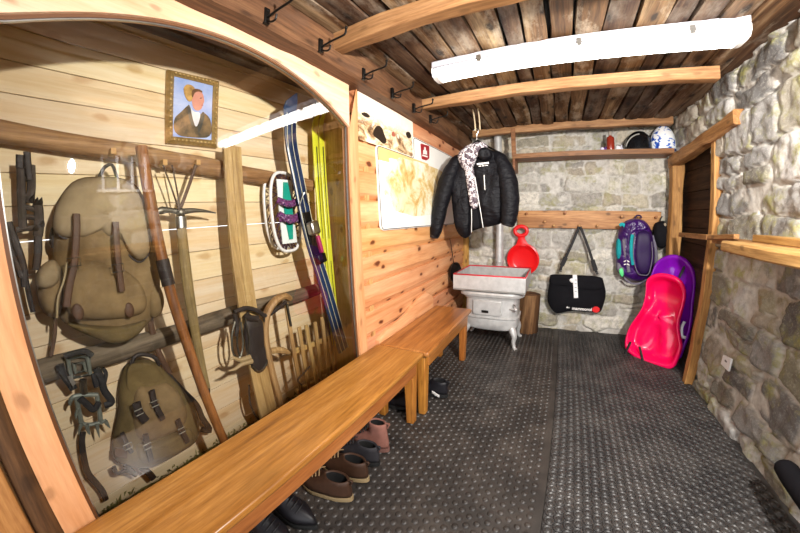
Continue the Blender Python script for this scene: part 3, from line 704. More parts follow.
m = MB(); strap(m, ats([(55,316),(55,332),(53,345),(51,356)], x=XR+.0), .012, .005); obj('hanging_strap', m, M_LEATHER, r)
m = MB(); puff(m, ats([(50,228),(55,226),(57,240),(54,250),(49,246)], x=XR), NX, .02, .02, 20, 5); obj('shoulder_strap', m, M_LEATHERD, r)
m = MB().tube(spline([sh(at(100,177,x=XR+.01),-.01),sh(at(104,168,x=-1.262)),sh(at(112,165,x=-1.257),.0),sh(at(118,178,x=XR+.01),-.01)],14), .006, 8); obj('hanging_loop', m, M_LEATHERD, r)

# small olive rucksack
zz = lambda pts: zm(105,350,4.1,pts); XS = -1.285
r = thing('canvas_rucksack', 'smaller olive canvas rucksack hung below the weathered grey log', 'rucksack', tuple(at(155,415,x=-1.33)))
m = MB(); puff(m, ats(zz([(85,60),(140,38),(205,42),(250,90),(310,150),(360,215),(385,290),(382,368),(300,420),(220,465),(150,485),(90,475),(35,450),(30,400),(40,330),(60,240),(55,180),(70,100)]), x=XS), NX, .06, .045, 72, 12, 4, .022, 11, 4, 2); obj('body', m, M_CANVAS2, r, autosm=180)
m = MB(); puff(m, ats(zz([(125,140),(180,150),(255,125),(305,175),(340,255),(318,315),(240,350),(160,378),(112,350),(112,230)]), x=XS+.045), NX, .04, .02, 56, 10, 5, .012, 12, 6, 2); obj('top_flap', m, M_CANVAS, r, autosm=180)
m = MB(); puff(m, ats(zz([(118,372),(165,386),(250,355),(345,308),(372,365),(300,412),(215,455),(140,468)]), x=XS+.05), NX, .032, .02, 56, 8, 5, .012, 12, 8, 2); obj('front_pocket', m, M_CANVAS2, r, autosm=180)
m = MB(); puff(m, ats(zz([(90,65),(140,48),(200,52),(240,100),(250,130),(180,158),(130,160),(105,190),(85,150)]), x=XS+.035), NX, .018, .02, 40, 6, 4, .01, 16, 3, 2); obj('gathered_top', m, M_CANVAS2, r, autosm=180)
for pts, w in (([(192,165),(205,220),(238,285)],.022),([(128,215),(140,255),(168,292)],.03),([(165,345),(175,395),(190,455)],.022),([(298,285),(315,330),(340,378)],.022),([(70,340),(95,395),(110,420)],.016)):
    m = MB(); strap(m, ats(zz(pts), x=XS+.098), w, .006); s_ = obj('strap', m, M_LEATHERD, r)
    p = at(*zz([pts[1]])[0], x=XS+.104); m = MB().tube([sh(p,0,a*.014,b*.010) for a,b in ((-1,-1),(1,-1),(1,1),(-1,1))], .002, 6, closed=True); obj('buckle', m, M_OLDSTEEL, s_)
m = MB().prism(ats(zz([(40,398),(90,408),(88,442),(38,432)]), x=XS+.05), (.006,0,0)); obj('leather_patch', m, M_LEATHER, r, smooth=False)
m = MB().tube(spline(ats(zz([(110,60),(120,30),(150,18),(200,28),(225,60)]), x=XS+.02),16), .008, 8); obj('carry_loop', m, M_LEATHERD, r)
m = MB(); strap(m, ats(zz([(35,478),(50,505),(90,495),(130,515),(80,470)]), x=XS+.02), .016, .006); obj('waist_strap', m, M_LEATHERD, r)
m = MB(); strap(m, ats(zz([(150,480),(180,505),(200,528)]), x=XS+.02), .026, .006); obj('shoulder_strap', m, M_LEATHERD, r)
m = MB(); strap(m, ats(zz([(250,95),(320,170),(375,225),(400,280),(432,330),(395,325)]), x=XS-.005), .026, .008, 18); obj('shoulder_strap', m, M_LEATHERD, r)

# long brown staff
def pole(name, label, cat, P, Q, r0, r1, mat, ext=None):
    r = thing(name, label, cat, tuple(Q)); d = np.array(Q)-np.array(P)
    pts = [np.array(P)+d*k/15+np.array([0,(vnoise(k*.5,1,6)-.5)*.006,0]) for k in range(16)]
    obj('shaft', MB().tube(pts, [r0+(r1-r0)*k/15 for k in range(16)], 12), mat, r); return r
P = at(141,147,x=-1.19); Q0 = at(223,438,x=-1.04); Q = P+(Q0-P)*1.20
r = pole('walking_staff', 'long reddish brown wooden staff leaning in front of the big khaki rucksack', 'staff', P, Q, .021, .017, W_STAFF)
d_ = (Q-P)/np.linalg.norm(Q-P); m = MB().tube([Q-d_*.06, Q-d_*.015, Q], [.0185,.018,.006], 10); obj('iron_tip', m, M_BLACKMETAL, r)
c_ = P+(Q-P)*.30; m = MB().tube([c_, c_+d_*.09], .0235, 12); obj('grip_wrap', m, M_LEATHERD, r)
# hanging ice axe
r = thing('ice_axe', 'old ice axe with a steel head and grey wooden shaft, hung from pegs', 'ice axe', tuple(at(205,372,x=-1.255)))
P = at(180.5,214,x=-1.25); Q = at(207,388,x=-1.25)
m = MB().tube([P+(Q-P)*k/11 for k in range(12)], [.019+.004*math.sin(k*.4) for k in range(12)], 12, flat=(1,.75), up=NX); obj('shaft', m, W_AGEZ, r)
m = MB(); pk = spline(ats([(180,212),(192,210.5),(204,211),(216,213)], x=-1.245),12); m.tube(pk, [.0135-.011*k/11 for k in range(12)], 8, flat=(1,.45), up=NX)
ad = spline(ats([(180,212),(172,210.5),(164,210),(158,211.5)], x=-1.245),8); m.tube(ad, [.012,.011,.010,.010,.012,.014,.014,.010], 8, flat=(1,.5), up=NX)
m.ball(at(180.5,212.5,x=-1.245), .02, 12, 8, sc=(.9,1,1)); obj('head', m, M_OLDSTEEL, r)
d_ = (Q-P)/np.linalg.norm(Q-P); m = MB().tube([Q, Q+d_*.05], [.014,.004], 8); obj('spike', m, M_OLDSTEEL, r)
m = MB().tube([P+d_*.01, P+d_*.055], .0225, 12, flat=(1,.78), up=NX); obj('ferrule', m, M_STEEL, r)
for a, b, w in (((163,165),(179,210),.006),((172,165),(180,208),.006),((196,165),(181,207),.014)):
    m = MB(); strap(m, ats([a, ((a[0]+b[0])/2+.3,(a[1]+b[1])/2), b], x=-1.235), w, .005); obj('sling', m, M_LEATHER, r)
# flat old ski
def ski(name, label, ctr, xs, w, th, mat, tip=True, group=None, edge=None, wt=None):
    """ski whose centre line runs through photo places, standing at the given depths, top first"""
    C = [at(p[0],p[1],x=x) for p, x in zip(ctr, xs)]; A, B = C[0], C[-1]; n = 26
    Cs = spline(C, n); d = (B-A)/np.linalg.norm(B-A)
    side = np.cross(np.array([1,0,0.]), d); side /= np.linalg.norm(side); nr = np.cross(d, side)
    if nr[0] < 0: nr = -nr
    r = thing(name, label, 'ski', tuple(B), group); rows = []
    for k in range(n):
        f = k/(n-1); s = min(1, math.sqrt(max(f,.0006)/.05)) if tip else 1; up_ = .05*max(0,1-f/.09)**2 if tip else 0
        ww = w*s*(1-.14*math.sin(pi*min(1,max(0,(f-.08)/.92)))); c = Cs[k]+nr*up_; t2 = th*(.5+.5*math.sin(pi*f))
        rows.append([tuple(c+side*ww*a/2+nr*t2*b) for a, b in ((-1,0),(1,0),(1,.8),(.86,1),(-.86,1),(-1,.8))])
    obj('board', MB().loft(rows), mat, r, autosm=30)
    return r, Cs, side, nr, d, w, th
W_SKIOLD = wood('old_ski_wood', '#d3b684', '#bf9f68', '#97774a', 'Z', .5, .2, tvar=.05, grain=.8)
P = at(232,146,x=-1.24); Q = at(272,428,x=-1.13); Q = P+(Q-P)*1.2
r = thing('old_ski', 'wide bare wooden ski, square topped, standing between ice axe and snowshoes', 'ski', tuple(Q))
d_ = (Q-P)/np.linalg.norm(Q-P); m = MB(); m.bar(P, Q, .088, .016, NX, w2=.098); obj('board', m, W_SKIOLD, r, bevel=.003, smooth=False)
m = MB(); sd = np.cross(np.array([1,0,0.]), d_); sd /= np.linalg.norm(sd); nr = np.cross(d_, sd); nr = nr if nr[0] > 0 else -nr
m.bar(P+nr*.009+sd*.03*0, Q+nr*.009, .012, .004, NX); obj('centre_ridge', m, W_SKIOLD, r, smooth=False)
m = MB().tube([P-d_*.03, P+d_*.005], [.009,.013], 10); obj('tip_knob', m, W_SKIOLD, r)

# snowshoes
PURP = pattern('purple_print_webbing', ['#43213f','#7a3b70','#2d2a4a','#b08aa8'], 90)
def snowshoe(label, box, xx, full):
    (l, rr, t, b) = box; c = at((l+rr)/2,(t+b)/2,x=xx)
    y0 = at(l,(t+b)/2,x=xx)[1]; y1 = at(rr,(t+b)/2,x=xx)[1]; z1 = at((l+rr)/2,t,x=xx)[2]; z0 = at((l+rr)/2,b,x=xx)[2]
    cy, hw, cz, hl = (y0+y1)/2, (y1-y0)/2, (z0+z1)/2, (z1-z0)/2
    sk = lambda y,z: (xx, y+(z-cz)*(-.05), z)
    r = thing('snowshoe', label, 'snowshoe', c, 'pair of snowshoes in the case')
    pts = []
    for k in range(48):
        a = 2*pi*k/48; ca, sa = math.cos(a), math.sin(a)
        e = .62; pts.append(sk(cy+hw*math.copysign(abs(ca)**e,ca), cz+hl*math.copysign(abs(sa)**.8,sa)))
    obj('frame', MB().tube(pts, .0085, 8, closed=True), plain('white_tubing','#ece8e4',.4,.5,0,.15), r)
    m = MB()
    zl = []
    for k in range(26):
        a = 2*pi*k/26; ca, sa = math.cos(a), math.sin(a)
        p = sk(cy+hw*math.copysign(abs(ca)**.62,ca), cz+hl*math.copysign(abs(sa)**.8,sa)); q = sk(cy+hw*.55*math.copysign(abs(ca)**.62,ca), cz+hl*.82*math.copysign(abs(sa)**.8,sa)); zl += [p,q]
    m.tube(zl, .005, 6, closed=True)
    obj('lacing', m, plain('dark_purple_lacing','#4a2f3c',.8), r)
    if full:
        m = MB().prism([tuple(sh(sk(cy+a*hw,cz+bb*hl),.002)) for a,bb in ((-.52,-.8),(.55,-.8),(.55,.82),(-.52,.82))], (.006,0,0)); obj('deck', m, plain('white_decking','#e6ebe8',.5), r, smooth=False)
        TEAL = plain('teal_webbing','#159c86',.6,.3,0,.25)
        m = MB().prism([tuple(sh(sk(cy+a*hw,cz+bb*hl),.009)) for a,bb in ((-.1,.75),(.2,.75),(.36,.3),(.38,-.05),(.2,-.7),(-.05,-.7),(-.2,-.1),(-.22,.3))], (.006,0,0)); obj('binding_plate', m, TEAL, r, smooth=False)
        for zz2, dz in ((.24,-.05),(-.10,-.12),(-.22,.06)):
            m = MB(); m.tube(spline([sh(sk(cy-.62*hw,cz+(zz2+.06)*hl),.01),sh(sk(cy-.1*hw,cz+(zz2+dz)*hl),.045),sh(sk(cy+.5*hw,cz+(zz2+.02)*hl),.05),sh(sk(cy+.8*hw,cz+(zz2-.02)*hl),.012)],14), .018, 8, flat=(1,.6), up=NX); obj('strap', m, PURP, r)
        m = MB().tube(spline([sh(sk(cy+.7*hw,cz+.3*hl),.02),sh(sk(cy+.85*hw,cz+.05*hl),.05),sh(sk(cy+.7*hw,cz-.25*hl),.02)],10), .014, 8); obj('heel_strap', m, PURP, r)
snowshoe('white framed snowshoe with teal plate and purple straps, on top of its pair', (271.5,299,173,251.5), -1.235, True)
snowshoe('white framed snowshoe half hidden behind its strapped twin', (265,292,174,249), -1.30, False)

# blue ski and yellow skis
T_BLUE = NT('blue_ski_paint'); b_ = T_BLUE.bsdf(.3,.5); v_ = T_BLUE.coord((1,1,.2)); T_BLUE.l(T_BLUE.mix(T_BLUE.val(T_BLUE.noise(v_,10,4),.4,.6,0,1), '#1d375a','#121d3e'), b_.inputs[0])
r, C, sd, nr, d_, w, th = ski('touring_ski', 'dark blue touring ski with silver binding, leaning right of the snowshoes', [(289,97),(289.8,120),(290.5,144),(298.6,186),(310,240),(325,288),(343,350)], [-1.14,-1.17,-1.18,-1.17,-1.14,-1.11,-1.075], .082, .016, T_BLUE.m)
PALE = plain('pale_ski_line','#d8d2b4',.4)
for s_ in (-.42,0,.42):
    m = MB().tube([c+sd*w*s_*.9+nr*.0165 for c in C[3:]], .0016, 6); obj('pinstripe', m, PALE, r, smooth=False)
k = 16; c_ = C[k]; d_ = (C[21]-C[13])/np.linalg.norm(C[21]-C[13]); m = MB().bar(c_-d_*.10+nr*.02, c_+d_*.16+nr*.02, .05,.012, tuple(nr)); bp = obj('binding_plate', m, M_BLACKMETAL, r, bevel=.003)
m = MB().bar(c_-d_*.05+nr*.045, c_+d_*.02+nr*.045, .06,.045, tuple(nr)); obj('heel_piece', m, M_STEEL, r, bevel=.012)
m = MB().bar(c_+d_*.12+nr*.04, c_+d_*.17+nr*.04, .06,.035, tuple(nr)); obj('toe_piece', m, M_BLACKMETAL, r, bevel=.008)
m = MB().tube(spline([c_-d_*.14+sd*.03+nr*.02, c_-d_*.2+nr*.05, c_-d_*.14-sd*.03+nr*.02],10), .003, 6); obj('wire_bail', m, M_STEEL, r)
m = MB().bar(c_+d_*.03+nr*.04+sd*.02, c_+d_*.12+nr*.04+sd*.02, .02,.02, tuple(nr)); obj('strap', m, plain('magenta_strap','#a8285e',.5), r, bevel=.004)
YEL = plain('lime_yellow_paint','#dfe03a',.35,.5,0,.12)
for dx, lab in ((0,'lime yellow ski standing in the case corner, nearer the blue ski'),(6.6,'lime yellow ski standing in the case corner, against the corner post')):
    r, C, sd, nr, d_, w, th = ski('yellow_ski', lab, [(313.5+dx,112),(333+dx*.8,345)], [-1.29,-1.17], .046, .012, YEL, group='pair of yellow skis')
    m = MB().bar(C[4]+nr*.0125, C[-1]+nr*.008, .006,.003, tuple(nr)); obj('centre_line', m, plain('dark_ski_line','#3e3f2a',.5), r, smooth=False)

# wooden sledge standing on end
XG = -1.17
r = thing('wooden_sledge', 'old wooden sledge with a curved horn standing on end behind the bench', 'sledge', tuple(sh(at(305,395,x=XG),0,0,-.25)))
def barpx(mb, a, b, w, h, xa=XG, xb=XG, ext=0):
    A = at(*a, x=xa); B = at(*b, x=xb); B = B+(B-A)*ext; mb.bar(A, B, w, h, NX); return A, B
rn = spline(ats([(290,299),(284,296),(276,300),(268,311),(264.5,327),(266,347),(271,372),(280,404)], x=XG+.02),30); e_ = rn[-1]+(rn[-1]-rn[-4])*1.6
m = MB().tube(rn+[e_], [.014]+[.017]*30, 8, flat=(1,1.3), up=NX); obj('runner', m, W_SLED, r)
rn2 = [sh(p, -.05, .045, -.02) for p in rn[3:]]; m = MB().tube(rn2+[sh(e_,-.05,.045,-.02)], .013, 8); obj('runner', m, W_SLED, r)
sl = [((286,303),(299,379)),((299,327),(307.5,379)),((306,325),(316,378)),((315,322),(322,377)),((322,317),(329,374)),((322.5,297),(335,370))]
for a, b in sl: m = MB(); barpx(m, a, b, .022, .012, XG+.012, XG+.03, .9); obj('slat', m, W_SLED, r, bevel=.003)
for a, b in (((290,353),(329,338)),((297,392),(335,372))): m = MB(); barpx(m, a, b, .03, .02, XG-.008, XG-.008); obj('crossbar', m, W_SLED, r, bevel=.004)
m = MB(); m.tube(spline(ats([(270,351),(280,350),(290,353)], x=XG+.0),8), [.016,.017,.017,.017,.017,.016,.014,.006], 8); obj('bracket', m, W_SLED, r)
m = MB().tube([at(287,304,x=XG+.03), at(291,326,x=XG+.03)], .006, 8); obj('iron_strap', m, M_OLDSTEEL, r)
m = MB().tube(spline(ats([(302,385),(298,380),(303,374),(310,366)], x=XG+.06),12), .005, 6); obj('pull_cord', m, M_BLACKST, r)

# leather binding with iron rings on the grey log
r = thing('leather_binding', 'old leather binding with iron rings and horn spikes hung on the grey log', 'binding', tuple(at(252,340,x=-1.26)))
m = MB(); puff(m, ats([(244,320),(253,317),(263,319),(267,340),(268,358),(263,372),(255,374),(249,362),(245,342)], x=-1.15), NX, .014, .012, 40, 7, 4, .008, 18, 3, 2); obj('leather_panel', m, M_LEATHERD, r)
for pts in ([(236,318),(232,335),(233,352),(239,358),(243,345),(241,322)],[(240,318),(237,340),(240,356),(246,360),(249,340),(245,318)],[(264,318),(268,342),(267,362),(260,372),(252,366)]):
    m = MB().tube(spline(ats(pts, x=-1.14),20), .005, 6); obj('ring', m, M_OLDSTEEL, r)
for pts in ([(250,357),(240,360),(233,358),(229,361)],[(252,361),(242,364),(235,369),(228,371)]):
    m = MB().tube(spline(ats(pts, x=-1.13),10), [.012,.012,.011,.010,.009,.008,.007,.006,.004,.002], 8); obj('spike', m, plain('horn','#a98f66',.5), r)
for pts, w in (([(234,312),(246,308),(258,311),(266,316),(276,310),(286,302)],.02),([(235,314),(237,326),(236,336)],.02),([(246,314),(250,318),(258,319)],.03)):
    m = MB(); strap(m, ats(pts, x=-1.14), w, .008); obj('strap', m, M_LEATHERD, r)
m = MB(); strap(m, ats([(249,385),(250,402),(255,415),(262,422)], x=-1.2), .01, .006); obj('hanging_strap', m, M_BLACKST, r)

# crampons on the low log
zc = lambda pts: zm(50,340,5.33,pts); XC = -1.255
r = thing('crampon', 'grey green frame crampon with black straps hung on the grey log, beside the olive rucksack', 'crampon', tuple(at(88,380,x=-1.27)))
def tb(name, pts, rad, mat, xx=XC, n=16, closed=False, parent=None):
    P = [at(*p, x=xx) for p in zc(pts)]
    return obj(name, MB().tube(P if closed else spline(P,n), rad, 8, closed=closed), mat, parent or r)
tb('front_frame', [(95,100),(200,85),(215,185),(115,205)], .0095, M_GREENG, closed=True); tb('front_frame', [(125,125),(180,118),(190,165),(138,175)], .007, M_GREENG, XC+.02, closed=True)
tb('rear_frame', [(112,318),(130,300),(190,292),(255,292)], .008, M_GREENG); tb('side_rail', [(140,300),(152,370),(168,445)], .008, M_GREENG); tb('side_rail', [(250,295),(262,370),(272,445)], .008, M_GREENG)
tb('rear_frame', [(165,445),(220,450),(300,430)], .007, M_GREENG); tb('spring', [(178,210),(176,240),(184,285)], .012, M_OLDSTEEL)
for pts in ([(168,445),(158,480),(152,505)],[(195,450),(205,490),(215,505)],[(250,448),(256,485),(264,520)],[(295,432),(310,455),(322,470)],[(112,318),(106,340),(112,352)],[(150,370),(138,400),(140,425)]):
    P = [at(*p, x=XC+.01) for p in zc(pts)]; obj('spike', MB().tube(spline(P,8), [.007,.0065,.006,.005,.004,.003,.002,.001], 8), M_GREENG, r)
for pts, w in (([(75,90),(130,70),(190,62),(225,85)],.02),([(50,130),(70,180),(110,235),(128,262)],.024),([(245,150),(275,210),(290,270),(330,330),(290,350)],.024),([(280,150),(298,180),(290,230)],.014),([(160,310),(200,345),(235,370),(262,330)],.022),([(232,180),(240,215),(250,250)],.018)):
    m = MB(); strap(m, [at(*p, x=XC+.012) for p in zc(pts)], w, .006, 18); s_ = obj('strap', m, M_BLACKST, r)
m = MB().prism([at(*p, x=XC+.03) for p in zc([(92,195),(112,188),(138,228),(120,245)])], (.006,0,0)); obj('buckle', m, M_STEEL, r, smooth=False)
m = MB(); strap(m, ats([(83,432),(82,442),(84,458),(88,473),(97,484),(103,492),(106,500)], x=-1.29), .02, .006, 24); obj('hanging_strap', m, M_LEATHERD, r)

# old iron crampon set hanging at the far left
XO = -1.26
r = thing('iron_crampon', 'dark old crampon with rungs and leather straps hung at the far left jamb', 'crampon', tuple(at(30,200,x=-1.28)))
def ob(name, pts, rad, mat, xx=XO, n=14): return obj(name, MB().tube(spline([at(*p, x=xx) for p in pts],n), rad, 8), mat, r)
IRON = plain('rusty_iron','#4a4038',.6,.4,.3,.5,50)
ob('side_bar', [(21,168),(21.5,195),(23,228)], .011, IRON); ob('side_bar', [(31,165),(31.5,185),(30,203)], .011, IRON)
ob('side_bar', [(33,203),(38,206),(39,225),(38,236)], .013, IRON)
for a, b in (((21,180),(32,177)),((22,198),(32,193)),((22,206),(36,210)),((23,216),(37,218)),((16,230),(38,227))): ob('rung', [a,b], .008, IRON, n=3)
for p in ((32,200),(36,203),(40,203),(42,225),(36,229)): c = at(*p, x=XO+.01); obj('point', MB().tube([c, sh(c,.04,.004,.012)], [.008,.001], 8), IRON, r)
for pts, w in (([(38,236),(38,252),(36,270)],.022),([(27,152),(28,165),(30,180)],.018),([(20,155),(20,168)],.02),([(8,222),(14,238),(21,258),(24,272),(25,287)],.02),([(7,232),(10,250),(17,265),(22,277)],.018),([(26,280),(30,300),(33,312)],.014)):
    m = MB(); strap(m, [at(*p, x=XO+.012) for p in pts], w, .007, 16); obj('strap', m, M_LEATHERD, r)
# ================================================================ LEFT WALL: POSTER, MAP, HOOKS, PAN
def rounded(pts, rad, n=6):
    out = []; m_ = len(pts)
    for i in range(m_):
        p = np.array(pts[i],float); a = np.array(pts[i-1],float)-p; b = np.array(pts[(i+1)%m_],float)-p
        ra = min(rad, np.linalg.norm(a)/2, np.linalg.norm(b)/2); A = p+a/np.linalg.norm(a)*ra; B = p+b/np.linalg.norm(b)*ra
        for k in range(n+1): t_ = k/n; out.append((1-t_)**2*A+2*t_*(1-t_)*p+t_*t_*B)
    return out
t = NT('mountain_print'); b_ = t.bsdf(.45,.35); tc = t.n('ShaderNodeTexCoord'); v_ = tc.outputs['Object']
sx = t.n('ShaderNodeSeparateXYZ'); t.l(v_, sx.inputs[0])
n1 = t.noise(t.coord((1,1,1.6)), 9, 6, .65, .8); n2 = t.noise(t.coord(), 26, 4, .6)
hh_ = t.n('ShaderNodeMath', operation='MULTIPLY_ADD'); t.l(n1, hh_.inputs[0]); hh_.inputs[1].default_value = -.34; t.l(sx.outputs['Z'], hh_.inputs[2])   # height + relief
rock = t.ramp(n1, [(.34,'#3d2b1c'),(.43,'#9a7550'),(.51,'#d8bd93'),(.6,'#efe0c6')])
sky = t.mix(t.val(n2,.4,.7,0,.35), '#f7ecd8', '#e3d2b4')
sv = t.val(hh_.outputs[0], -.165, -.14, 0, 1); t.l(t.mix(sv, rock, sky), b_.inputs[0]); PRINT = t.m
r = thing('mountain_poster', 'sepia mountain panorama print fixed high on the board wall, above the map', 'poster', (-.985,1.7,1.785))
m = MB().prism([(-.984,1.362,1.648),(-.984,2.045,1.648),(-.984,2.045,1.925),(-.984,1.362,1.925)], (.006,0,0)); pr = obj('print', m, PRINT, r, smooth=False)
ROCK = plain('printed_dark_rock','#33261b',.5,.3,0,.6,50)
def speck(pts, mat, name='printed_rock'): m = MB().prism([tuple(p) for p in resample(ats(pts, x=-.9775), 24, 1)], (.0008,0,0)); obj(name, m, mat, pr, smooth=False)
speck([(373,131),(377,125),(382,127),(384,134),(387,141),(384,145),(378,139),(373,136)], ROCK)
speck([(360,113),(366,112),(371,117),(366,118)], ROCK); speck([(405,133),(409,131),(412,137),(408,139)], ROCK)
speck([(391,136),(393,130),(396,137)], plain('printed_red_hut','#a85a45',.5), 'printed_hut')
r = thing('relief_map', 'white relief map board with a thin black border and a red badge, behind the jacket', 'map', (-.985,2.1,1.13))
MO = [(1.53,1.652),(2.03,1.652),(2.03,1.812),(2.93,1.812),(2.93,1.135),(1.55,1.135)]
mo_ = rounded(MO, .035); m = MB().prism([(-.984,a,b) for a,b in mo_], (.011,0,0)); bd = obj('board', m, plain('map_board_white','#f4f1ea',.4,.4,0,.05), r, smooth=False)
ins = rounded([(1.536,1.645),(2.036,1.645),(2.036,1.806),(2.924,1.806),(2.924,1.141),(1.556,1.141)], .033)
m = MB().tube([(-.9725,a,b) for a,b in ins], .0028, 6, closed=True); obj('border', m, plain('black_print','#1c1a18',.5), r)
t = NT('relief_print'); b_ = t.bsdf(.5,.3); n1 = t.noise(t.coord(), 7, 7, .68, .6); n2 = t.noise(t.coord((1,1,1),0,(3,1,2)), 3, 3)
t.l(t.mix(t.val(n2,.45,.6,0,.6), t.ramp(n1, [(.34,'#c09654'),(.44,'#dcc184'),(.52,'#efe4c6'),(.64,'#f6f0e0')]), '#e6cd9a', 'MULTIPLY'), b_.inputs[0])
edge = []
for k in range(70):
    a = 2*pi*k/70; ca, sa = math.cos(a), math.sin(a); q = 1+.10*(vnoise(k*.45,2,5)-.5)
    edge.append((2.20+.60*math.copysign(abs(ca)**.55,ca)*q, (1.44 if sa > 0 else 1.44)+(.19 if sa > 0 else .215)*math.copysign(abs(sa)**.7,sa)*q))
m = MB().prism([(-.9728,a,b) for a,b in edge], (.0012,0,0)); obj('relief_area', m, t.m, bd, smooth=False)
m = MB().prism([(-.9728,a,b) for a,b in ((1.545,1.56),(2.03,1.57),(2.3,1.60),(2.3,1.645),(1.545,1.642))], (.0008,0,0)); obj('sky_band', m, plain('map_sky_print','#e3c583',.5,.3,0,.25,6), bd, smooth=False)
bdg = [(420.3,143.5),(429,146),(429,158.5),(426,160.5),(421.5,159)]
m = MB().prism([tuple(p) for p in rounded(ats(bdg, x=-.9728), .01, 3)], (.003,0,0)); bg = obj('badge', m, plain('badge_red','#a3151f',.4), r, smooth=False)
FW = plain('badge_white','#f2eeea',.5)
for pts in ([(424.2,147),(425.6,147.3),(425.7,150.5),(424.3,150.3)],[(423.2,150),(426.8,150.8),(427,154.8),(423,154)],[(422.3,154.5),(427.6,156),(427.5,157.5),(422.3,156)]):
    m = MB().prism([tuple(p) for p in ats(pts, x=-.9698)], (.001,0,0)); obj('emblem', m, FW, bg, smooth=False)

def coat_hook(px, lab):
    c = at(px[0], px[1], x=-.872); r = thing('coat_hook', lab, 'hook', c, 'iron coat hooks on the aged beam'); y, z = c[1], c[2]
    m = MB().box((-.884,y-.011,z-.032),(-.868,y+.011,z+.032)); pl = obj('plate', m, M_BLACKMETAL, r, bevel=.002)
    for dz in (-.02,.02): m = MB().ball((-.867,y,z+dz), .004, 8, 5); obj('screw', m, M_BLACKMETAL, pl)
    m = MB().tube(spline([(-.872,y,z-.008),(-.82,y+.004,z+.002),(-.765,y+.006,z+.006),(-.745,y+.006,z+.012),(-.74,y+.006,z+.036)],18), .0045, 8); obj('long_arm', m, M_BLACKMETAL, r); 
    m = MB().ball((-.74,y+.006,z+.037), .007, 10, 7); obj('knob', m, M_BLACKMETAL, r)
    m = MB().tube(spline([(-.872,y,z-.02),(-.845,y,z-.036),(-.825,y,z-.036),(-.818,y,z-.018)],12), .004, 8); obj('short_hook', m, M_BLACKMETAL, r)
for px, lab in (((267,16),'black iron coat hook on the aged beam, nearest the viewer'),((321,45.5),'black iron coat hook on the aged beam, just in front of the near rafter'),((364,74),'black iron coat hook on the aged beam, first beyond the near rafter'),
                ((393,93),'black iron coat hook on the aged beam, above the sepia print'),((414.5,108),'black iron coat hook on the aged beam, right beside the far rafter'),((431,119),'black iron coat hook on the aged beam, beyond the far rafter')):
    coat_hook(px, lab)
# pan on the wall by the stove
r = thing('frying_pan', 'small black frying pan hung by a loop at the board wall beside the stove', 'pan', (-.96,2.83,.66))
m = MB(); m.lathe([(.001,0),(.085,.0),(.098,.012),(.105,.035),(.101,.035),(.093,.014),(.08,.006),(.001,.006)], (-.955,2.83,.66), (1,-.25,0.08), 28); obj('dish', m, plain('black_pan_iron','#26221f',.4,.5,.5), r)
m = MB(); m.tube(spline([(-.95,2.83,.755),(-.955,2.825,.80),(-.96,2.815,.86),(-.962,2.805,.905)],10), .008, 8, flat=(1,.5)); h_ = obj('handle', m, M_BLACKMETAL, r)
m = MB().tube(spline([(-.962,2.805,.90),(-.966,2.80,.95),(-.975,2.79,1.0)],8), .0025, 6); obj('cord', m, M_BLACKST, h_)

# ================================================================ JACKET
YJ = 2.42; NB = (0,-1,0)
zj = lambda pts: zm(425,130,4.44,pts)
r = thing('jacket', 'dark navy black padded jacket hung open over a printed fleece, in the corner', 'jacket', tuple(at(476,190,y=YJ)))
NAVY = NT('padded_navy'); b_ = NAVY.bsdf(.6,.22); v_ = NAVY.coord(); NAVY.l(NAVY.mix(NAVY.val(NAVY.noise(v_,9,3),.35,.7,0,.6), '#0c0b11', '#070609'), b_.inputs[0]); NAVY.bump(NAVY.noise(NAVY.coord((1,1,2.2)),16,3), b_, .5, .03)
m = MB(); puff(m, ats(zj([(118,150),(150,112),(185,130),(200,200),(208,330),(207,455),(185,485),(160,475),(135,440),(122,330),(118,230)]), y=YJ), NB, .07, .09, 64, 12, 4, .03, 10, 4, 2); obj('right_front', m, NAVY.m, r, autosm=180)
m = MB(); puff(m, ats(zj([(215,135),(250,85),(290,85),(335,110),(362,150),(372,230),(368,330),(350,415),(300,425),(258,437),(245,370),(235,310),(215,220)]), y=YJ), NB, .075, .09, 64, 12, 4, .03, 10, 9, 2); obj('left_front', m, NAVY.m, r, autosm=180)
m = MB(); puff(m, ats(zj([(150,112),(200,75),(260,70),(330,108),(360,300),(345,410),(200,450),(150,470),(125,300)]), y=YJ+.06), NB, .03, .05, 64, 8, 4); obj('back_panel', m, NAVY.m, r, autosm=180)
def sleeve(pts, rad, name, y0, cuff):
    C = spline([at(p[0],p[1],y=y0+p[2]) for p in pts], 26); R = np.interp(np.linspace(0,1,26), np.linspace(0,1,len(rad)), rad)
    R = [q*.93*(1+.035*math.sin(k*1.9)+.05*(vnoise(k*.9,2,6)-.5)) for k, q in enumerate(R)]
    m = MB().tube(C, R, 16, flat=(1,.85)); o = obj(name, m, NAVY.m, r, autosm=180)
    m = MB().tube([C[-2],C[-1],C[-1]+(C[-1]-C[-2])*1.2], [R[-1]*1.04,R[-1]*1.02,R[-1]*.9], 16, flat=(1,.85)); obj('cuff', m, M_BLACKST, o)
sleeve([(*zj([(158,122)])[0],.03),(*zj([(132,152)])[0],.0),(*zj([(100,225)])[0],-.03),(*zj([(72,320)])[0],-.05),(*zj([(50,435)])[0],-.06),(*zj([(42,470)])[0],-.06)], [.045,.07,.09,.08,.066,.05], 'sleeve', YJ-.01, None)
sleeve([(*zj([(312,108)])[0],.03),(*zj([(338,138)])[0],.0),(*zj([(368,220)])[0],-.02),(*zj([(378,320)])[0],-.04),(*zj([(372,395)])[0],-.05),(*zj([(366,420)])[0],-.05)], [.045,.068,.085,.082,.07,.062], 'sleeve', YJ-.01, None)
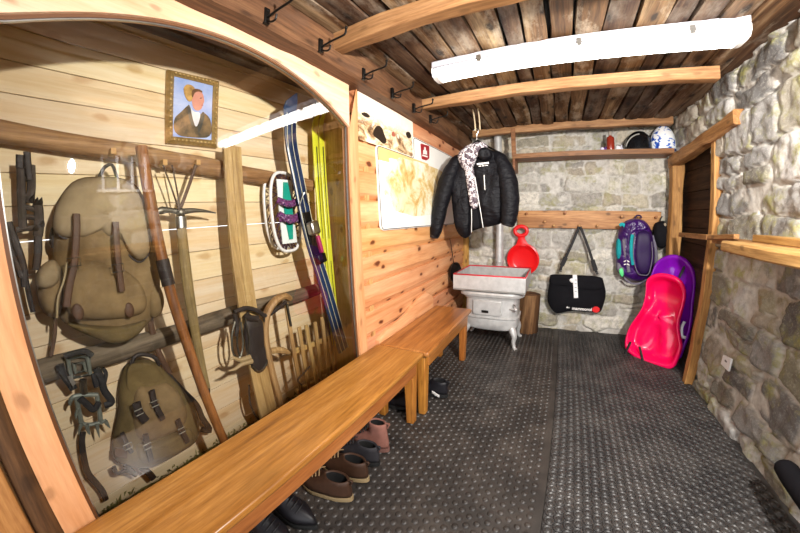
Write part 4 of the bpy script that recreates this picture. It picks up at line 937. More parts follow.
FLORAL = pattern('grey_floral_fleece', ['#4a3f47','#6d6067','#e9e4e4','#8b7f85'], 42)
m = MB(); puff(m, ats(zj([(140,118),(165,82),(220,54),(266,52),(284,82),(250,108),(228,122),(216,160),(196,200),(168,175)]), y=YJ-.06), NB, .05, .04, 48, 10, 3, .02, 18, 5, 2); fc = obj('fleece_collar', m, FLORAL, r, autosm=180)
m = MB(); puff(m, ats(zj([(176,165),(208,140),(220,190),(230,270),(240,345),(203,358),(190,270),(182,215)]), y=YJ-.05), NB, .035, .03, 48, 8, 3, .012, 18, 5, 1); obj('fleece_front', m, FLORAL, r, autosm=180)
m = MB(); puff(m, ats(zj([(204,352),(240,340),(256,432),(208,448)]), y=YJ-.035), NB, .03, .02, 36, 6, 4, .008); obj('inner_shirt', m, M_BLACK, r, autosm=180)
ZIP = plain('silver_zip','#b9b7b4',.4,.5,.4)
for pts in ([(206,350),(207,400),(206,455)],[(222,210),(238,310),(252,395),(258,434)]):
    m = MB(); m.tube(spline(ats(zj(pts), y=YJ-.105),14), .0035, 6); obj('zip', m, ZIP, r)
m = MB(); m.tube(spline(ats(zj([(262,200),(264,235),(266,266)]), y=YJ-.155),8), .004, 6); obj('pocket_zip', m, ZIP, r)
m = MB(); puff(m, ats(zj([(232,95),(262,72),(295,88),(300,125),(262,140),(240,125)]), y=YJ-.075), NB, .045, .03, 36, 8, 4, .015, 14, 2, 2); obj('collar', m, NAVY.m, r, autosm=180)
for k, (a, b, w) in enumerate((((230,152),(284,146),.014),((238,161),(280,157),.006))):
    P = [at(*q, y=YJ-.162) for q in zj([a,b])]; n_ = 11
    for q in range(n_):
        if k and q in (3,7): continue
        p0 = P[0]+(P[1]-P[0])*(q+.08)/n_; p1 = P[0]+(P[1]-P[0])*(q+.86)/n_; m = MB().bar(p0, p1, .004, w*(1 if q%3 else .8), (0,0,1)); 
        obj('chest_lettering', m, FW, r, smooth=False)
r = thing('coat_hanger', 'dark wire hanger carrying the padded jacket under the ceiling cords', 'hanger', tuple(at(475,141,y=YJ+.02)))
top = at(476,131,y=YJ+.02); sh_l = at(458,158,y=YJ+.02); sh_r = at(498,152,y=YJ+.02); nk = at(477,141,y=YJ+.02)
obj('shoulders', MB().tube(spline([sh_l, nk*.6+sh_l*.4, nk, nk*.6+sh_r*.4, sh_r],18), .008, 8), M_BLACKMETAL, r)
obj('hook', MB().tube(spline([nk, nk+np.array([0,0,.05]), top+np.array([.02,0,.0]), top+np.array([0,0,.022]), top+np.array([-.018,0,.006])],16), .003, 8), M_STEEL, r)
for a, b, lab in (((473,111),(475.5,131),'pale cord hanging from the ceiling boards, left of two by the jacket'),((478,109),(480,130),'pale cord hanging from the ceiling boards, right of two by the jacket')):
    A = at(*a, y=YJ+.02); B = at(*b, y=YJ+.02); A[2] = 2.088
    single('cord', lab, 'cord', MB().tube(spline([A,(A+B)/2+np.array([.003,0,0]),B],10), .006, 8), plain('cord_beige','#cbb795',.85), 'cords by the jacket', loc=B)

# ================================================================ END WALL: SHELF, RAIL, BAGS
r = thing('wall_shelf', 'long brown wooden shelf hung from the far rafter along the end wall', 'shelf', (.33,3.2,1.775))
m = MB().box((-.405,3.085,1.775),(1.06,3.335,1.797)); obj('board', m, W_SHELF, r, bevel=.003)
m = MB().box((-.405,3.072,1.772),(1.06,3.0845,1.818)); obj('front_lip', m, W_SHELF, r, bevel=.002)
m = MB().box((-.408,3.066,1.80),(-.365,3.078,2.075)); obj('hanger_board', m, W_SHELF, r, bevel=.002)
m = MB().box((-.405,3.085,1.66),(-.38,3.33,1.7745)); obj('bracket', m, W_SHELF, r, bevel=.002)
SZ = 1.798
zs = lambda pts: zm(590,110,7.96,pts)
def onshelf(px, y=3.17): 
    p = at(px, 150, y=y); return p[0]
x = onshelf(610); r = thing('bottle', 'small red brown bottle with a pale cap standing on the wall shelf', 'bottle', (x,3.13,SZ))
m = MB().lathe([(.001,0),(.034,0),(.036,.006),(.036,.13),(.03,.145),(.015,.15),(.015,.16)], (x,3.13,SZ), n=20); obj('body', m, plain('red_brown_glass','#8a2c1c',.2,.5), r)
m = MB().lathe([(.017,.158),(.017,.19),(.012,.198),(.001,.198)], (x,3.13,SZ), n=16); obj('cap', m, plain('grey_cap','#9f978c',.4), r)
for px, lab, col, hgt in ((603,'crumpled white and purple cloth on the shelf, left of the bottle','#d8cfe2',.05),(618.5,'crumpled white packet on the shelf between bottle and black helmet','#ece8ea',.06)):
    x = onshelf(px); rows = []
    for k in range(7):
        f = k/6; rows.append([(x+(.05-.03*f)*math.cos(a)*(1+.5*(vnoise(a*2,k,3)-.5)), 3.13+.03*(1-f*.6)*math.sin(a), SZ+.002+hgt*f*(1+.4*(vnoise(a*1.7,k*.8,5)-.5))) for a in np.linspace(0,2*pi,18,endpoint=False)])
    single('cloth', lab, 'cloth', MB().loft(rows), pattern('cloth_'+str(px), [col,'#5b3b78' if px < 610 else '#c9c6d0',col], 18), 'small soft things on the wall shelf', loc=(x,3.13,SZ))
def helmet(name, lab, px0, px1, pyt, mat, y=3.2, tilt=0, shell=None):
    a = at(px0,150,y=y); b = at(px1,150,y=y); cx = (a[0]+b[0])/2; R = (b[0]-a[0])/2; top = at((px0+px1)/2, pyt, y=y)[2]; Hh = top-SZ
    r = thing(name, lab, 'helmet', (cx,y,SZ)); rows = []
    for k in range(11):
        f = k/10; rr = math.cos(f*pi/2*.985); zz_ = SZ+.002+Hh*(.22*min(1,f*4)+.78*math.sin(f*pi/2)) if f > 0 else SZ+.002
        rows.append([(cx+R*rr*math.cos(t_)+tilt*f, y+R*.9*rr*math.sin(t_), zz_) for t_ in np.linspace(0,2*pi,28,endpoint=False)])
    obj('shell', MB().loft(rows), mat, r, autosm=70); return r, cx, R, Hh, y
r, cx, R, Hh, y = helmet('ski_helmet', 'glossy black ski helmet with pale trim on the shelf, right of the bottle', 624, 652, 131.5, plain('glossy_black_shell','#0f1013',.18,.6,0,.05), tilt=.012)
pts = [(cx-R*.98*math.cos(a)*1.0, y-R*.9*.9*1.02*math.cos(0)*(.55+.45*math.sin(a)), SZ+.03+Hh*.62*math.sin(a)) for a in np.linspace(.2,1.5,10)]
obj('trim', MB().tube(pts, .006, 8), plain('helmet_grey_trim','#9a9790',.4), r)
m = MB(); m.loft([[(cx+R*1.0*math.cos(a)*s_, y-R*.92*abs(math.sin(a))*s_-.0, SZ+.004+z_) for a in np.linspace(pi,2*pi,16)] for s_, z_ in ((1.02,.0),(1.06,.012),(1.02,.03))], False, False, closed=False); obj('rim', m, M_BLACKST, r, solid=.006)
for a in (.9,1.3,1.7): c = (cx+R*.7*math.cos(pi+a), y-R*.63*math.sin(a)*.95, SZ+Hh*.72); obj('vent', MB().ball(c, .016, 10, 6, sc=(1.4,.5,.5)), M_BLACKST, r)
WB = pattern('white_blue_print', ['#f4f5f6','#f0f2f4','#e9edf2','#3c6cc8','#1d3f9a'], 22, .3)
r, cx, R, Hh, y = helmet('ski_helmet', 'white ski helmet printed with blue shapes at the right end of the shelf', 650, 676, 126, WB)
m = MB(); m.loft([[(cx+R*math.cos(a)*s_, y-R*.92*abs(math.sin(a))*s_, SZ+.004+z_) for a in np.linspace(pi,2*pi,16)] for s_, z_ in ((1.02,.0),(1.05,.01),(1.01,.022))], False, False, closed=False); obj('rim', m, plain('navy_rim','#223a72',.4), r, solid=.005)
for a in (1.0,1.5,2.0): c = (cx+R*.62*math.cos(pi+a), y-R*.56*math.sin(a)*.98, SZ+Hh*.8); obj('vent', MB().ball(c, .014, 10, 6, sc=(1.4,.5,.5)), plain('vent_grey','#5a5f6a',.6), r)

# hook rail
r = thing('hook_rail', 'light board coat rail with wooden pegs on the stone end wall', 'coat rail', (.33,3.33,1.1))
m = MB().box((-.392,3.322,1.088),(1.03,3.345,1.268)); obj('board', m, W_RAIL, r, bevel=.004)
for px, py in ((554,226),(565,213.5),(579,226),(597,226),(621,217),(638,219),(655,217.5),(527,214),(545,222)):
    c = at(px,py,y=3.32); m = MB().lathe([(.011,-.005),(.010,.03),(.013,.038),(.014,.046),(.010,.052),(.001,.053)], (c[0],3.322,c[2]), (0,-1,.12), 12); obj('peg', m, W_RAIL, r)

# red round snow slide
YR = 3.27
r = thing('snow_slide', 'red plastic round snow slide with a ring handle hung on the rail', 'sled', tuple(at(523,276,y=YR)))
c = at(522.8,259.5,y=YR); R = .172
m = MB().lathe([(.001,.03),(.10,.03),(.125,.022),(.148,-.002),(.160,-.008),(.170,-.004),(.1725,.01),(.166,.014),(.160,.004),(.150,.006),(.130,.030),(.102,.038),(.001,.038)], tuple(c), (.06,1,.05), 40); obj('dish', m, M_RED, r)
hl = at(521,231,y=YR-.02)
m = MB(); rows = []
for f in np.linspace(0,1,9):
    p = np.array(c)+np.array([-.006,-.004,.145])*(1-f)+(np.array([hl[0]-c[0],-.012,hl[2]-c[2]-.055]))*f; w = .075-.042*math.sin(f*pi/2)+.012*max(0,f-.8)*4
    rows.append([(p[0]+w*a, p[1]-.012*(1-a*a)+b, p[2]) for a, b in ((-1,0),(-.6,0),(0,0),(.6,0),(1,0),(1,.006),(.6,.006),(0,.006),(-.6,.006),(-1,.006))])
m.loft(rows); obj('neck', m, M_RED, r, autosm=60)
m = MB().tube([(hl[0]+.062*math.cos(a), YR-.022, hl[2]+.048*math.sin(a)) for a in np.linspace(0,2*pi,32,endpoint=False)], .019, 10, closed=True, flat=(1,.7), up=NB); obj('ring_handle', m, M_RED, r)

# black shoulder bag
YB = 3.25; zb = lambda pts: zm(540,220,5.33,pts)
r = thing('shoulder_bag', 'black shoulder bag with a white strap and red dot hung from the rail', 'bag', tuple(at(577,312,y=YB)))
m = MB(); puff(m, ats(zb([(52,295),(62,288),(170,292),(330,300),(338,325),(355,395),(330,480),(315,497),(170,480),(95,500),(70,490),(40,440),(38,400),(48,350)]), y=YB), NB, .055, .05, 64, 10, 5, .02, 9, 4, 1); obj('body', m, M_BLACK, r, autosm=180)
m = MB(); puff(m, ats(zb([(52,300),(66,290),(170,294),(328,302),(336,330),(345,372),(250,378),(150,352),(50,350)]), y=YB-.035), NB, .026, .02, 56, 8, 6, .012, 9, 6, 1); obj('flap', m, M_BLACK, r, autosm=180)
m = MB(); strap(m, ats(zb([(185,292),(188,340),(192,415)]), y=YB-.078), .042, .005, 12, NB); ws = obj('white_strap', m, M_WHITE, r, label='white strap')
for k in range(3):
    p = at(*zb([(176,325-k*1)])[0], y=YB-.08); 
m = MB(); puff(m, ats(zb([(155,318),(172,308),(182,320),(176,338),(160,330)]), y=YB-.07), NB, .012, .01, 20, 4); obj('tag', m, M_WHITE, r)
for k, zq in enumerate((320,340,360,380)):
    p = at(*zb([(190,zq)])[0], y=YB-.0825); m = MB().box((p[0]-.010,p[1]-.001,p[2]-.004),(p[0]+.010,p[1],p[2]+.004)); obj('strap_print', m, plain('strap_grey','#a9a9ab',.6), ws, smooth=False)
hk = at(579,228,y=3.285)
for pts in ([(202,45),(165,140),(118,240),(108,275)],[(216,42),(255,140),(296,265),(308,288)]):
    P = ats(zb(pts), y=YB+.0); P[0] = np.array([hk[0]+(.0 if pts[0][0]<210 else .012),3.275,hk[2]+.012]); m = MB(); strap(m, P, .026, .006, 18, NB); s_ = obj('shoulder_strap', m, M_BLACKST, r)
    p = P[-1]; m = MB().tube([sh(p,a*.018,-.004,b*.012) for a,b in ((-1,-1),(1,-1),(1,1),(-1,1))], .003, 6, closed=True); obj('strap_buckle', m, M_STEEL, s_)
    d_ = P[2]-P[1]; m = MB(); m.bar(P[2]-d_*.42, P[2]+d_*.03, .045, .009, NB); obj('pad', m, M_BLACKST, s_, bevel=.003)
rd = at(*zb([(298,477)])[0], y=YB-.058); m = MB().prism([(rd[0]+.038*math.cos(a), rd[1], rd[2]+.033*math.sin(a)) for a in np.linspace(0,2*pi,9)[:-1]+pi/8], (0,-.004,0)); obj('red_emblem', m, plain('emblem_red','#e01319',.5), r, smooth=False, label='red eight sided emblem')
def lettering(txt, size, loc, rotz, mat, parent, name, ext=.0006):
    cu = bpy.data.curves.new(name,'FONT'); cu.body = txt; cu.size = size; cu.align_x = 'RIGHT'; cu.extrude = ext; cu.materials.append(mat); cu.offset = .0012
    tmp = bpy.data.objects.new(name, cu); COL.objects.link(tmp); bpy.context.view_layer.update(); me = bpy.data.meshes.new_from_object(tmp.evaluated_get(bpy.context.evaluated_depsgraph_get())); bpy.data.objects.remove(tmp); bpy.data.curves.remove(cu)
    me.materials.clear(); me.materials.append(mat); o = bpy.data.objects.new(name, me); COL.objects.link(o); o.parent = parent; o.location = Vector([float(q) for q in loc])-wloc(parent); o.rotation_euler = (pi/2,0,rotz); return o
lettering('mammorol', .044, (rd[0]-.04, rd[1]-.006, rd[2]-.018), 0, FW, r, 'bag_lettering')
lettering('the', .024, (rd[0]-.262, rd[1]-.006, rd[2]-.006), 0, FW, r, 'bag_lettering')

# purple rucksack
YP = 3.24; zp = lambda pts: zm(605,205,6.27,pts)
SHINY = NT('shiny_purple_nylon'); b_ = SHINY.bsdf(.28,.5); v_ = SHINY.coord(); SHINY.l(SHINY.mix(SHINY.val(SHINY.noise(v_,7,3),.35,.7,0,.6),'#3d1462','#220a3c'), b_.inputs[0]); SHINY.bump(SHINY.noise(v_,24,3), b_, .5, .03)
GREYM = cloth('grey_mesh','#77717f','#4b4653',.8,400,.4); TEALC = cloth('teal_cloth','#1b9aa0','#126a74',.6,400,.4); DPURP = cloth('dark_purple_cloth','#2b1147','#190a2b',.55,300,.5,8,.35)
r = thing('backpack', 'shiny purple hiking backpack with teal trim hung on the coat rail', 'backpack', tuple(at(633,280,y=YP)))
m = MB(); puff(m, ats(zp([(98,130),(125,98),(185,80),(245,92),(285,140),(300,225),(312,320),(292,420),(262,470),(185,482),(115,452),(72,415),(64,300),(75,200)]), y=YP), NB, .10, .08, 72, 12, 4, .025, 11, 4, 2); obj('body', m, SHINY.m, r, autosm=180)
m = MB(); puff(m, ats(zp([(192,172),(240,162),(284,165),(292,230),(294,310),(278,425),(240,440),(212,425),(190,380),(180,280)]), y=YP-.085), NB, .04, .02, 56, 8, 6, .006, 9, 4, 2); obj('front_pocket', m, DPURP, r, autosm=180)
m = MB(); puff(m, ats(zp([(110,120),(150,95),(200,85),(250,100),(282,150),(240,165),(195,165),(150,205),(120,190)]), y=YP-.055), NB, .05, .02, 48, 8, 5, .012, 14, 4, 2); obj('lid', m, SHINY.m, r, autosm=180)
m = MB(); strap(m, [sh(p,0,-.0,0) for p in ats(zp([(172,185),(165,240),(166,310),(176,375)]), y=YP-.118)], .03, .008, 14, NB); obj('teal_panel', m, TEALC, r)
m = MB(); strap(m, ats(zp([(188,178),(178,260),(182,350),(205,425),(240,440),(275,428),(296,330),(293,230)]), y=YP-.122), .010, .006, 30, NB); obj('grey_piping', m, GREYM, r)
m = MB(); strap(m, ats(zp([(118,215),(125,290),(140,350),(150,420)]), y=YP-.09), .03, .008, 16, NB); obj('compression_strap', m, GREYM, r)
m = MB(); strap(m, ats(zp([(165,120),(150,200),(140,290),(132,370)]), y=YP-.105), .018, .008, 16, NB); obj('compression_strap', m, SHINY.m, r)
m = MB(); puff(m, ats(zp([(70,215),(92,205),(108,260),(106,330),(78,350),(66,300)]), y=YP-.035), NB, .045, .02, 32, 7, 4, .008, 20); obj('side_pocket', m, TEALC, r, autosm=180)
m = MB(); puff(m, ats(zp([(70,360),(105,345),(125,390),(122,440),(88,432),(68,405)]), y=YP-.03), NB, .04, .02, 32, 7, 4, .008, 20); obj('side_pocket', m, GREYM, r, autosm=180)
m = MB(); puff(m, ats(zp([(84,408),(106,388),(119,420),(114,455),(96,444)]), y=YP-.075), NB, .012, .006, 20, 5); obj('green_tag', m, plain('bright_green','#5ee08a',.5), r, label='bright green tag')
m = MB(); strap(m, ats(zp([(90,128),(110,120),(128,135)]), y=YP-.075), .03, .006, 10, NB); obj('teal_tab', m, TEALC, r)
m = MB(); strap(m, ats(zp([(118,455),(160,488),(215,492),(262,470)]), y=YP-.04), .02, .008, 16, NB); obj('bottom_strap', m, GREYM, r)
m = MB(); strap(m, ats(zp([(296,190),(315,260),(322,340),(305,415),(285,440)]), y=YP+.01), .03, .012, 18, NB); obj('shoulder_strap', m, GREYM, r)
m = MB().tube(spline(ats(zp([(188,82),(200,66),(222,68),(228,84)]), y=YP-.02),10), .008, 8); obj('haul_loop', m, DPURP, r)
for z_ in (355,375): m = MB(); strap(m, ats(zp([(118,z_),(136,z_-6),(152,z_+2)]), y=YP-.108), .01, .004, 8, NB); obj('white_logo_stroke', m, FW, r)
# black cap
r = thing('black_pouch', 'small black cloth pouch with a tan label hung right of the purple backpack', 'pouch', tuple(at(660,249,y=3.26)))
m = MB(); puff(m, ats(zp([(308,118),(345,98),(385,102),(400,150),(400,215),(378,265),(345,275),(322,255),(300,200)]), y=3.26), NB, .055, .05, 48, 10, 4, .012, 12, 4, 2); obj('body', m, M_BLACK, r, autosm=180)
m = MB(); puff(m, ats(zp([(367,113),(384,110),(388,132),(371,136)]), y=3.215), NB, .006, .004, 16, 3); obj('label_patch', m, plain('tan_patch','#9c8f7a',.7), r)
m = MB(); strap(m, ats(zp([(345,100),(350,85),(358,70)]), y=3.28), .012, .005, 8, NB); obj('loop', m, M_BLACKST, r)

# ================================================================ STOVE
SC = np.array([-.545,2.83]); 
r = thing('stove', 'small silver painted cast iron stove with curved legs and a round flue pipe', 'stove', (SC[0],SC[1],.009))
def sup(cx, cy, a, b, z, e=.45, n=48): return [(cx+a*math.copysign(abs(math.cos(t_))**e,math.cos(t_)), cy+b*math.copysign(abs(math.sin(t_))**e,math.sin(t_)), z) for t_ in np.linspace(0,2*pi,n,endpoint=False)]
m = MB().loft([sup(*SC,a,b,z) for a,b,z in ((.20,.15,.165),(.245,.165,.18),(.258,.175,.23),(.255,.172,.275),(.262,.18,.285),(.262,.18,.295),(.248,.165,.302),(.246,.163,.46),(.262,.178,.468),(.265,.18,.48))]); obj('body', m, M_SILVER, r, autosm=35)
m = MB().loft([sup(*SC,a,b,z,.5) for a,b,z in ((.26,.178,.478),(.30,.20,.492),(.305,.205,.515),(.295,.198,.53),(.25,.16,.54),(.01,.01,.542))]); obj('top_plate', m, M_SILVER, r, autosm=35)
m = MB().box((-.70,2.648,.315),(-.44,2.67,.452)); dr = obj('door', m, M_SILVER, r, bevel=.005)
for z_ in (.335,.43): m = MB().tube([(-.438,2.655,z_-.012),(-.438,2.655,z_+.012)], .008, 10); obj('hinge', m, M_SILVER, dr)
m = MB().box((-.618,2.642,.338),(-.552,2.6485,.362)); obj('air_slot', m, M_BLACKMETAL, dr, bevel=.003)
m = MB().tube([(-.36,2.67,.385),(-.335,2.655,.39),(-.31,2.64,.395)], .008, 8); m.ball((-.305,2.637,.396), .016, 12, 8); obj('door_knob', m, M_SILVER, r)
m = MB().tube([(-.33,2.67,.43),(-.31,2.64,.425)], .006, 8); obj('latch', m, M_STEEL, r)
for sx_ in (-1,1):
    for sy_ in (-1,1):
        bx, by = SC[0]+sx_*.225, SC[1]+sy_*.145
        m = MB().tube(spline([(bx-sx_*.02,by-sy_*.01,.20),(bx+sx_*.012,by+sy_*.012,.13),(bx+sx_*.008,by+sy_*.014,.07),(bx+sx_*.022,by+sy_*.024,.02),(bx+sx_*.04,by+sy_*.035,.0095)],14), [.036,.034,.031,.028,.025,.022,.02,.018,.017,.016,.016,.017,.019,.018], 10); obj('leg', m, M_SILVER, r)
m = MB().tube(spline([(-.57,2.98,.40),(-.57,3.15,.40),(-.57,3.235,.44),(-.57,3.24,.6),(-.57,3.24,1.2),(-.57,3.24,1.7),(-.57,3.24,2.088)],40), .041, 20); fp = obj('flue_pipe', m, M_SILVER, r, autosm=50)
m = MB().lathe([(.044,0),(.049,.006),(.049,.02),(.044,.026)], (-.57,3.24,.72), n=20); obj('collar', m, M_SILVER, fp)
# tray on the stove
r = thing('metal_tray', 'deep silver tray with red painted rim standing on the stove', 'tray', (-.555,2.84,.543))
x0,x1,y0,y1,z0,z1 = -.885,-.228,2.62,3.17,.5435,.682
m = MB().box((x0,y0,z0),(x1,y1,z0+.012)); m2 = MB()
obj('bottom', m, M_TRAYIN, r, smooth=False)
for lo, hi in (((x0,y0,z0+.0125),(x1,y0+.012,z1)),((x0,y1-.012,z0+.0125),(x1,y1,z1)),((x0,y0+.0125,z0+.0125),(x0+.012,y1-.0125,z1)),((x1-.012,y0+.0125,z0+.0125),(x1,y1-.0125,z1))):
    obj('side', MB().box(lo,hi), M_SILVER, r, bevel=.002)
m = MB().tube([(x0+.006,y0+.006,z1+.004),(x1-.006,y0+.006,z1+.004),(x1-.006,y1-.006,z1+.004),(x0+.006,y1-.006,z1+.004)], .008, 8, closed=True); obj('rim', m, M_REDP, r, autosm=180)
# wood block right of the stove
rows = []
for k in range(9):
    z = .0095+.41*k/8; rows.append([(-.235+(.115+.012*(vnoise(a*1.5,k*.5,4)-.5))*math.cos(a)*(.9+.1*abs(math.cos(2*a))), 3.175+(.10+.016*(vnoise(a*1.5,k*.5,9)-.5))*math.sin(a), z) for a in np.linspace(0,2*pi,18,endpoint=False)])
m = MB().loft(rows); r = thing('wood_block', 'upright split log with dark bark standing between stove and end wall', 'log', (-.235,3.175,.0085)); obj('trunk', m, W_BARK, r, autosm=50)

# ================================================================ PLASTIC SLEDS
zk = lambda pts: zm(615,240,3.95,pts)
def dish(mb, px, P0, n_, prof, N=72, smooth=2, center=None, bumps=None):
    O = resample([on_plane(p[0],p[1],P0,n_) for p in px], N, smooth); C = O.mean(0) if center is None else on_plane(center[0],center[1],P0,n_); n_ = np.array(n_,float); n_ /= np.linalg.norm(n_); rows = []
    for s_, d in prof:
        R = C+(O-C)*s_; dd = np.full(N, d)
        if bumps is not None: dd = dd+np.array([bumps(q, C, s_) for q in R])
        rows.append([tuple(q) for q in R+np.outer(dd, n_)])
    mb.loft(rows, False, False); i = len(mb.v); mb.add(rows[-1], [tuple(range(N))]); return C, n_
nrm = np.array([-.80,-.56,.22]); nrm /= np.linalg.norm(nrm)
a_ = at(628,352,z=.03); b_2 = at(672,368,z=.03); P0 = (a_+b_2)/2; ed = (b_2-a_); nrm = np.cross(ed/np.linalg.norm(ed), (0,0,1)); nrm = nrm if nrm[1] < 0 else -nrm; nrm = nrm/np.linalg.norm(nrm)*.97+np.array([0,0,.19]); nrm /= np.linalg.norm(nrm)
upv = np.cross(nrm, ed/np.linalg.norm(ed)); upv = upv if upv[2] > 0 else -upv
edn = ed/np.linalg.norm(ed)
def pink_b(q, C, s_):
    v = np.dot(q-C, upv); u = np.dot(q-C, edn); w = max(0, min(1, (1-s_)*5))
    return w*(.065*math.exp(-((v+.02)/.07)**2)*math.exp(-(u/.12)**2)-.02*math.exp(-((v-.17)/.07)**2)+.05*math.exp(-((abs(u)-.10)/.05)**2)*math.exp(-((v+.2)/.1)**2)-.02*math.exp(-(u/.06)**2)*math.exp(-((v+.2)/.1)**2))
r = thing('plastic_sled', 'pink plastic seat sled with black pull straps leaning in front of the purple one', 'sled', tuple(P0))
pink = zk([(140,142),(178,131),(232,141),(266,170),(276,215),(262,275),(246,330),(252,385),(262,420),(245,470),(226,508),(188,503),(110,480),(45,440),(38,402),(55,345),(88,300),(112,262),(124,200),(122,162)])
m = MB(); C, _ = dish(m, pink, P0, nrm, [(1.0,-.05),(1.015,-.035),(1.015,-.008),(1.0,.004),(.95,.006),(.92,-.004),(.885,-.06),(.83,-.095),(.74,-.11),(.6,-.115),(.4,-.115),(.2,-.115),(.02,-.115)], center=zk([(158,300)])[0], bumps=pink_b, N=96); obj('shell', m, M_PINK, r, autosm=180, solid=.004)
for pts in ([(66,402),(55,425),(42,450)],[(100,420),(108,450),(116,490)]):
    P = [on_plane(p[0],p[1],P0,nrm)+nrm*.02 for p in zk(pts)]; m = MB(); strap(m, P, .022, .005, 10, nrm); obj('pull_strap', m, M_BLACKST, r)
P1 = P0-nrm*.14+np.array([0,0,0]); n2 = nrm+np.array([.0,.0,-.0]); n2 /= np.linalg.norm(n2)
r = thing('plastic_sled', 'tall purple plastic sled with a white side handle leaning behind the pink one', 'sled', tuple(P1))
purp = zk([(152,105),(172,76),(218,55),(268,64),(308,108),(317,175),(306,240),(303,300),(292,370),(272,425),(250,480),(200,470),(120,420),(110,300),(130,180)])
def purp_b(q, C, s_):
    u = np.dot(q-C, edn); return max(0,min(1,(1-s_)*5))*.025*math.exp(-((abs(u)-.08)/.03)**2)
m = MB(); dish(m, purp, P1, n2, [(1.0,-.06),(1.005,-.03),(1.0,-.004),(.985,.006),(.95,.006),(.92,-.004),(.84,-.05),(.74,-.065),(.5,-.07),(.02,-.07)], center=zk([(215,260)])[0], bumps=purp_b, N=96); obj('shell', m, M_PURPLE, r, autosm=180, solid=.004)
P = [on_plane(p[0],p[1],P1,n2)+n2*.025 for p in zk([(278,322),(268,345),(268,378),(282,386)])]; m = MB().tube(spline(P,14), .013, 8); obj('side_handle', m, plain('white_grip','#d9d4e0',.4), r, label='white side handle')
P = [on_plane(p[0],p[1],P1,n2)+n2*(-.025) for p in zk([(280,85),(266,115),(250,148)])]; m = MB(); strap(m, P, .022, .006, 10, n2); obj('strap', m, M_BLACKST, r)

# ================================================================ RIGHT WALL
r = thing('board_shelf', 'rough pale plank shelf along the stone side wall at elbow height', 'shelf', (.98,1.0,1.045))
m = MB(); rows = []
for k in range(20):
    y = -.5+2.32*k/19; a = .868+.016*math.sin(k*.7)+.012*(vnoise(k*.6,2,3)-.5); rows.append([(a,y,1.05),(a+.012,y,1.043),(1.0,y,1.043),(1.0,y,1.098),(a+.006,y,1.098),(a,y,1.088)])
m.loft(rows); obj('front_plank', m, W_POSTY, r, bevel=.002, autosm=30)
m = MB().box((1.005,-.5,1.06),(1.12,2.2,1.10)); obj('rear_plank', m, W_POSTY, r, bevel=.004, smooth=False)
m = MB().box((1.02,-.5,1.1005),(1.105,1.79,1.135)); obj('upper_batten', m, W_POSTY, r, bevel=.004, smooth=False)
r = thing('wood_batten', 'thin pale batten nailed across the boarded niche to the plank shelf', 'batten', (1.02,2.45,1.06))
m = MB().bar((1.062,2.885,1.075),(1.0,2.225,1.092), .035,.035,(0,0,1)); m.bar((1.0,2.225,1.092),(.985,1.87,1.118), .03,.028,(0,0,1)); obj('stick', m, W_POSTY, r, bevel=.003, smooth=False)
q = ats([(723,354.5),(731,359),(728,371.5),(720.5,364)], x=1.075)
m = MB().prism([tuple(sh(p,.012)) for p in q], (-.012,0,0)); r = thing('wall_plate', 'small white plastic wall plate on the stone side wall near the floor', 'plate', tuple(np.mean(q,0))); obj('cover', m, M_WHITE, r, smooth=False, bevel=.002)
c = np.mean(q,0); m = MB().box((c[0]-.002,c[1]-.012,c[2]+.002),(c[0]+.0,c[1]+.010,c[2]+.012)); obj('mark', m, plain('plate_mark','#777777',.6), r, smooth=False)
P = [at(783,463,x=1.04), at(792,478,x=1.03), at(806,497,x=1.02)]; P.append(P[2]+(P[2]-P[1])*2.5)
m = MB().tube(spline(P,16), [.018,.034]+[.04]*14, 16); single('black_roll', 'black padded roll lying against the foot of the stone side wall', 'roll', m, M_BLACK, loc=P[-1])

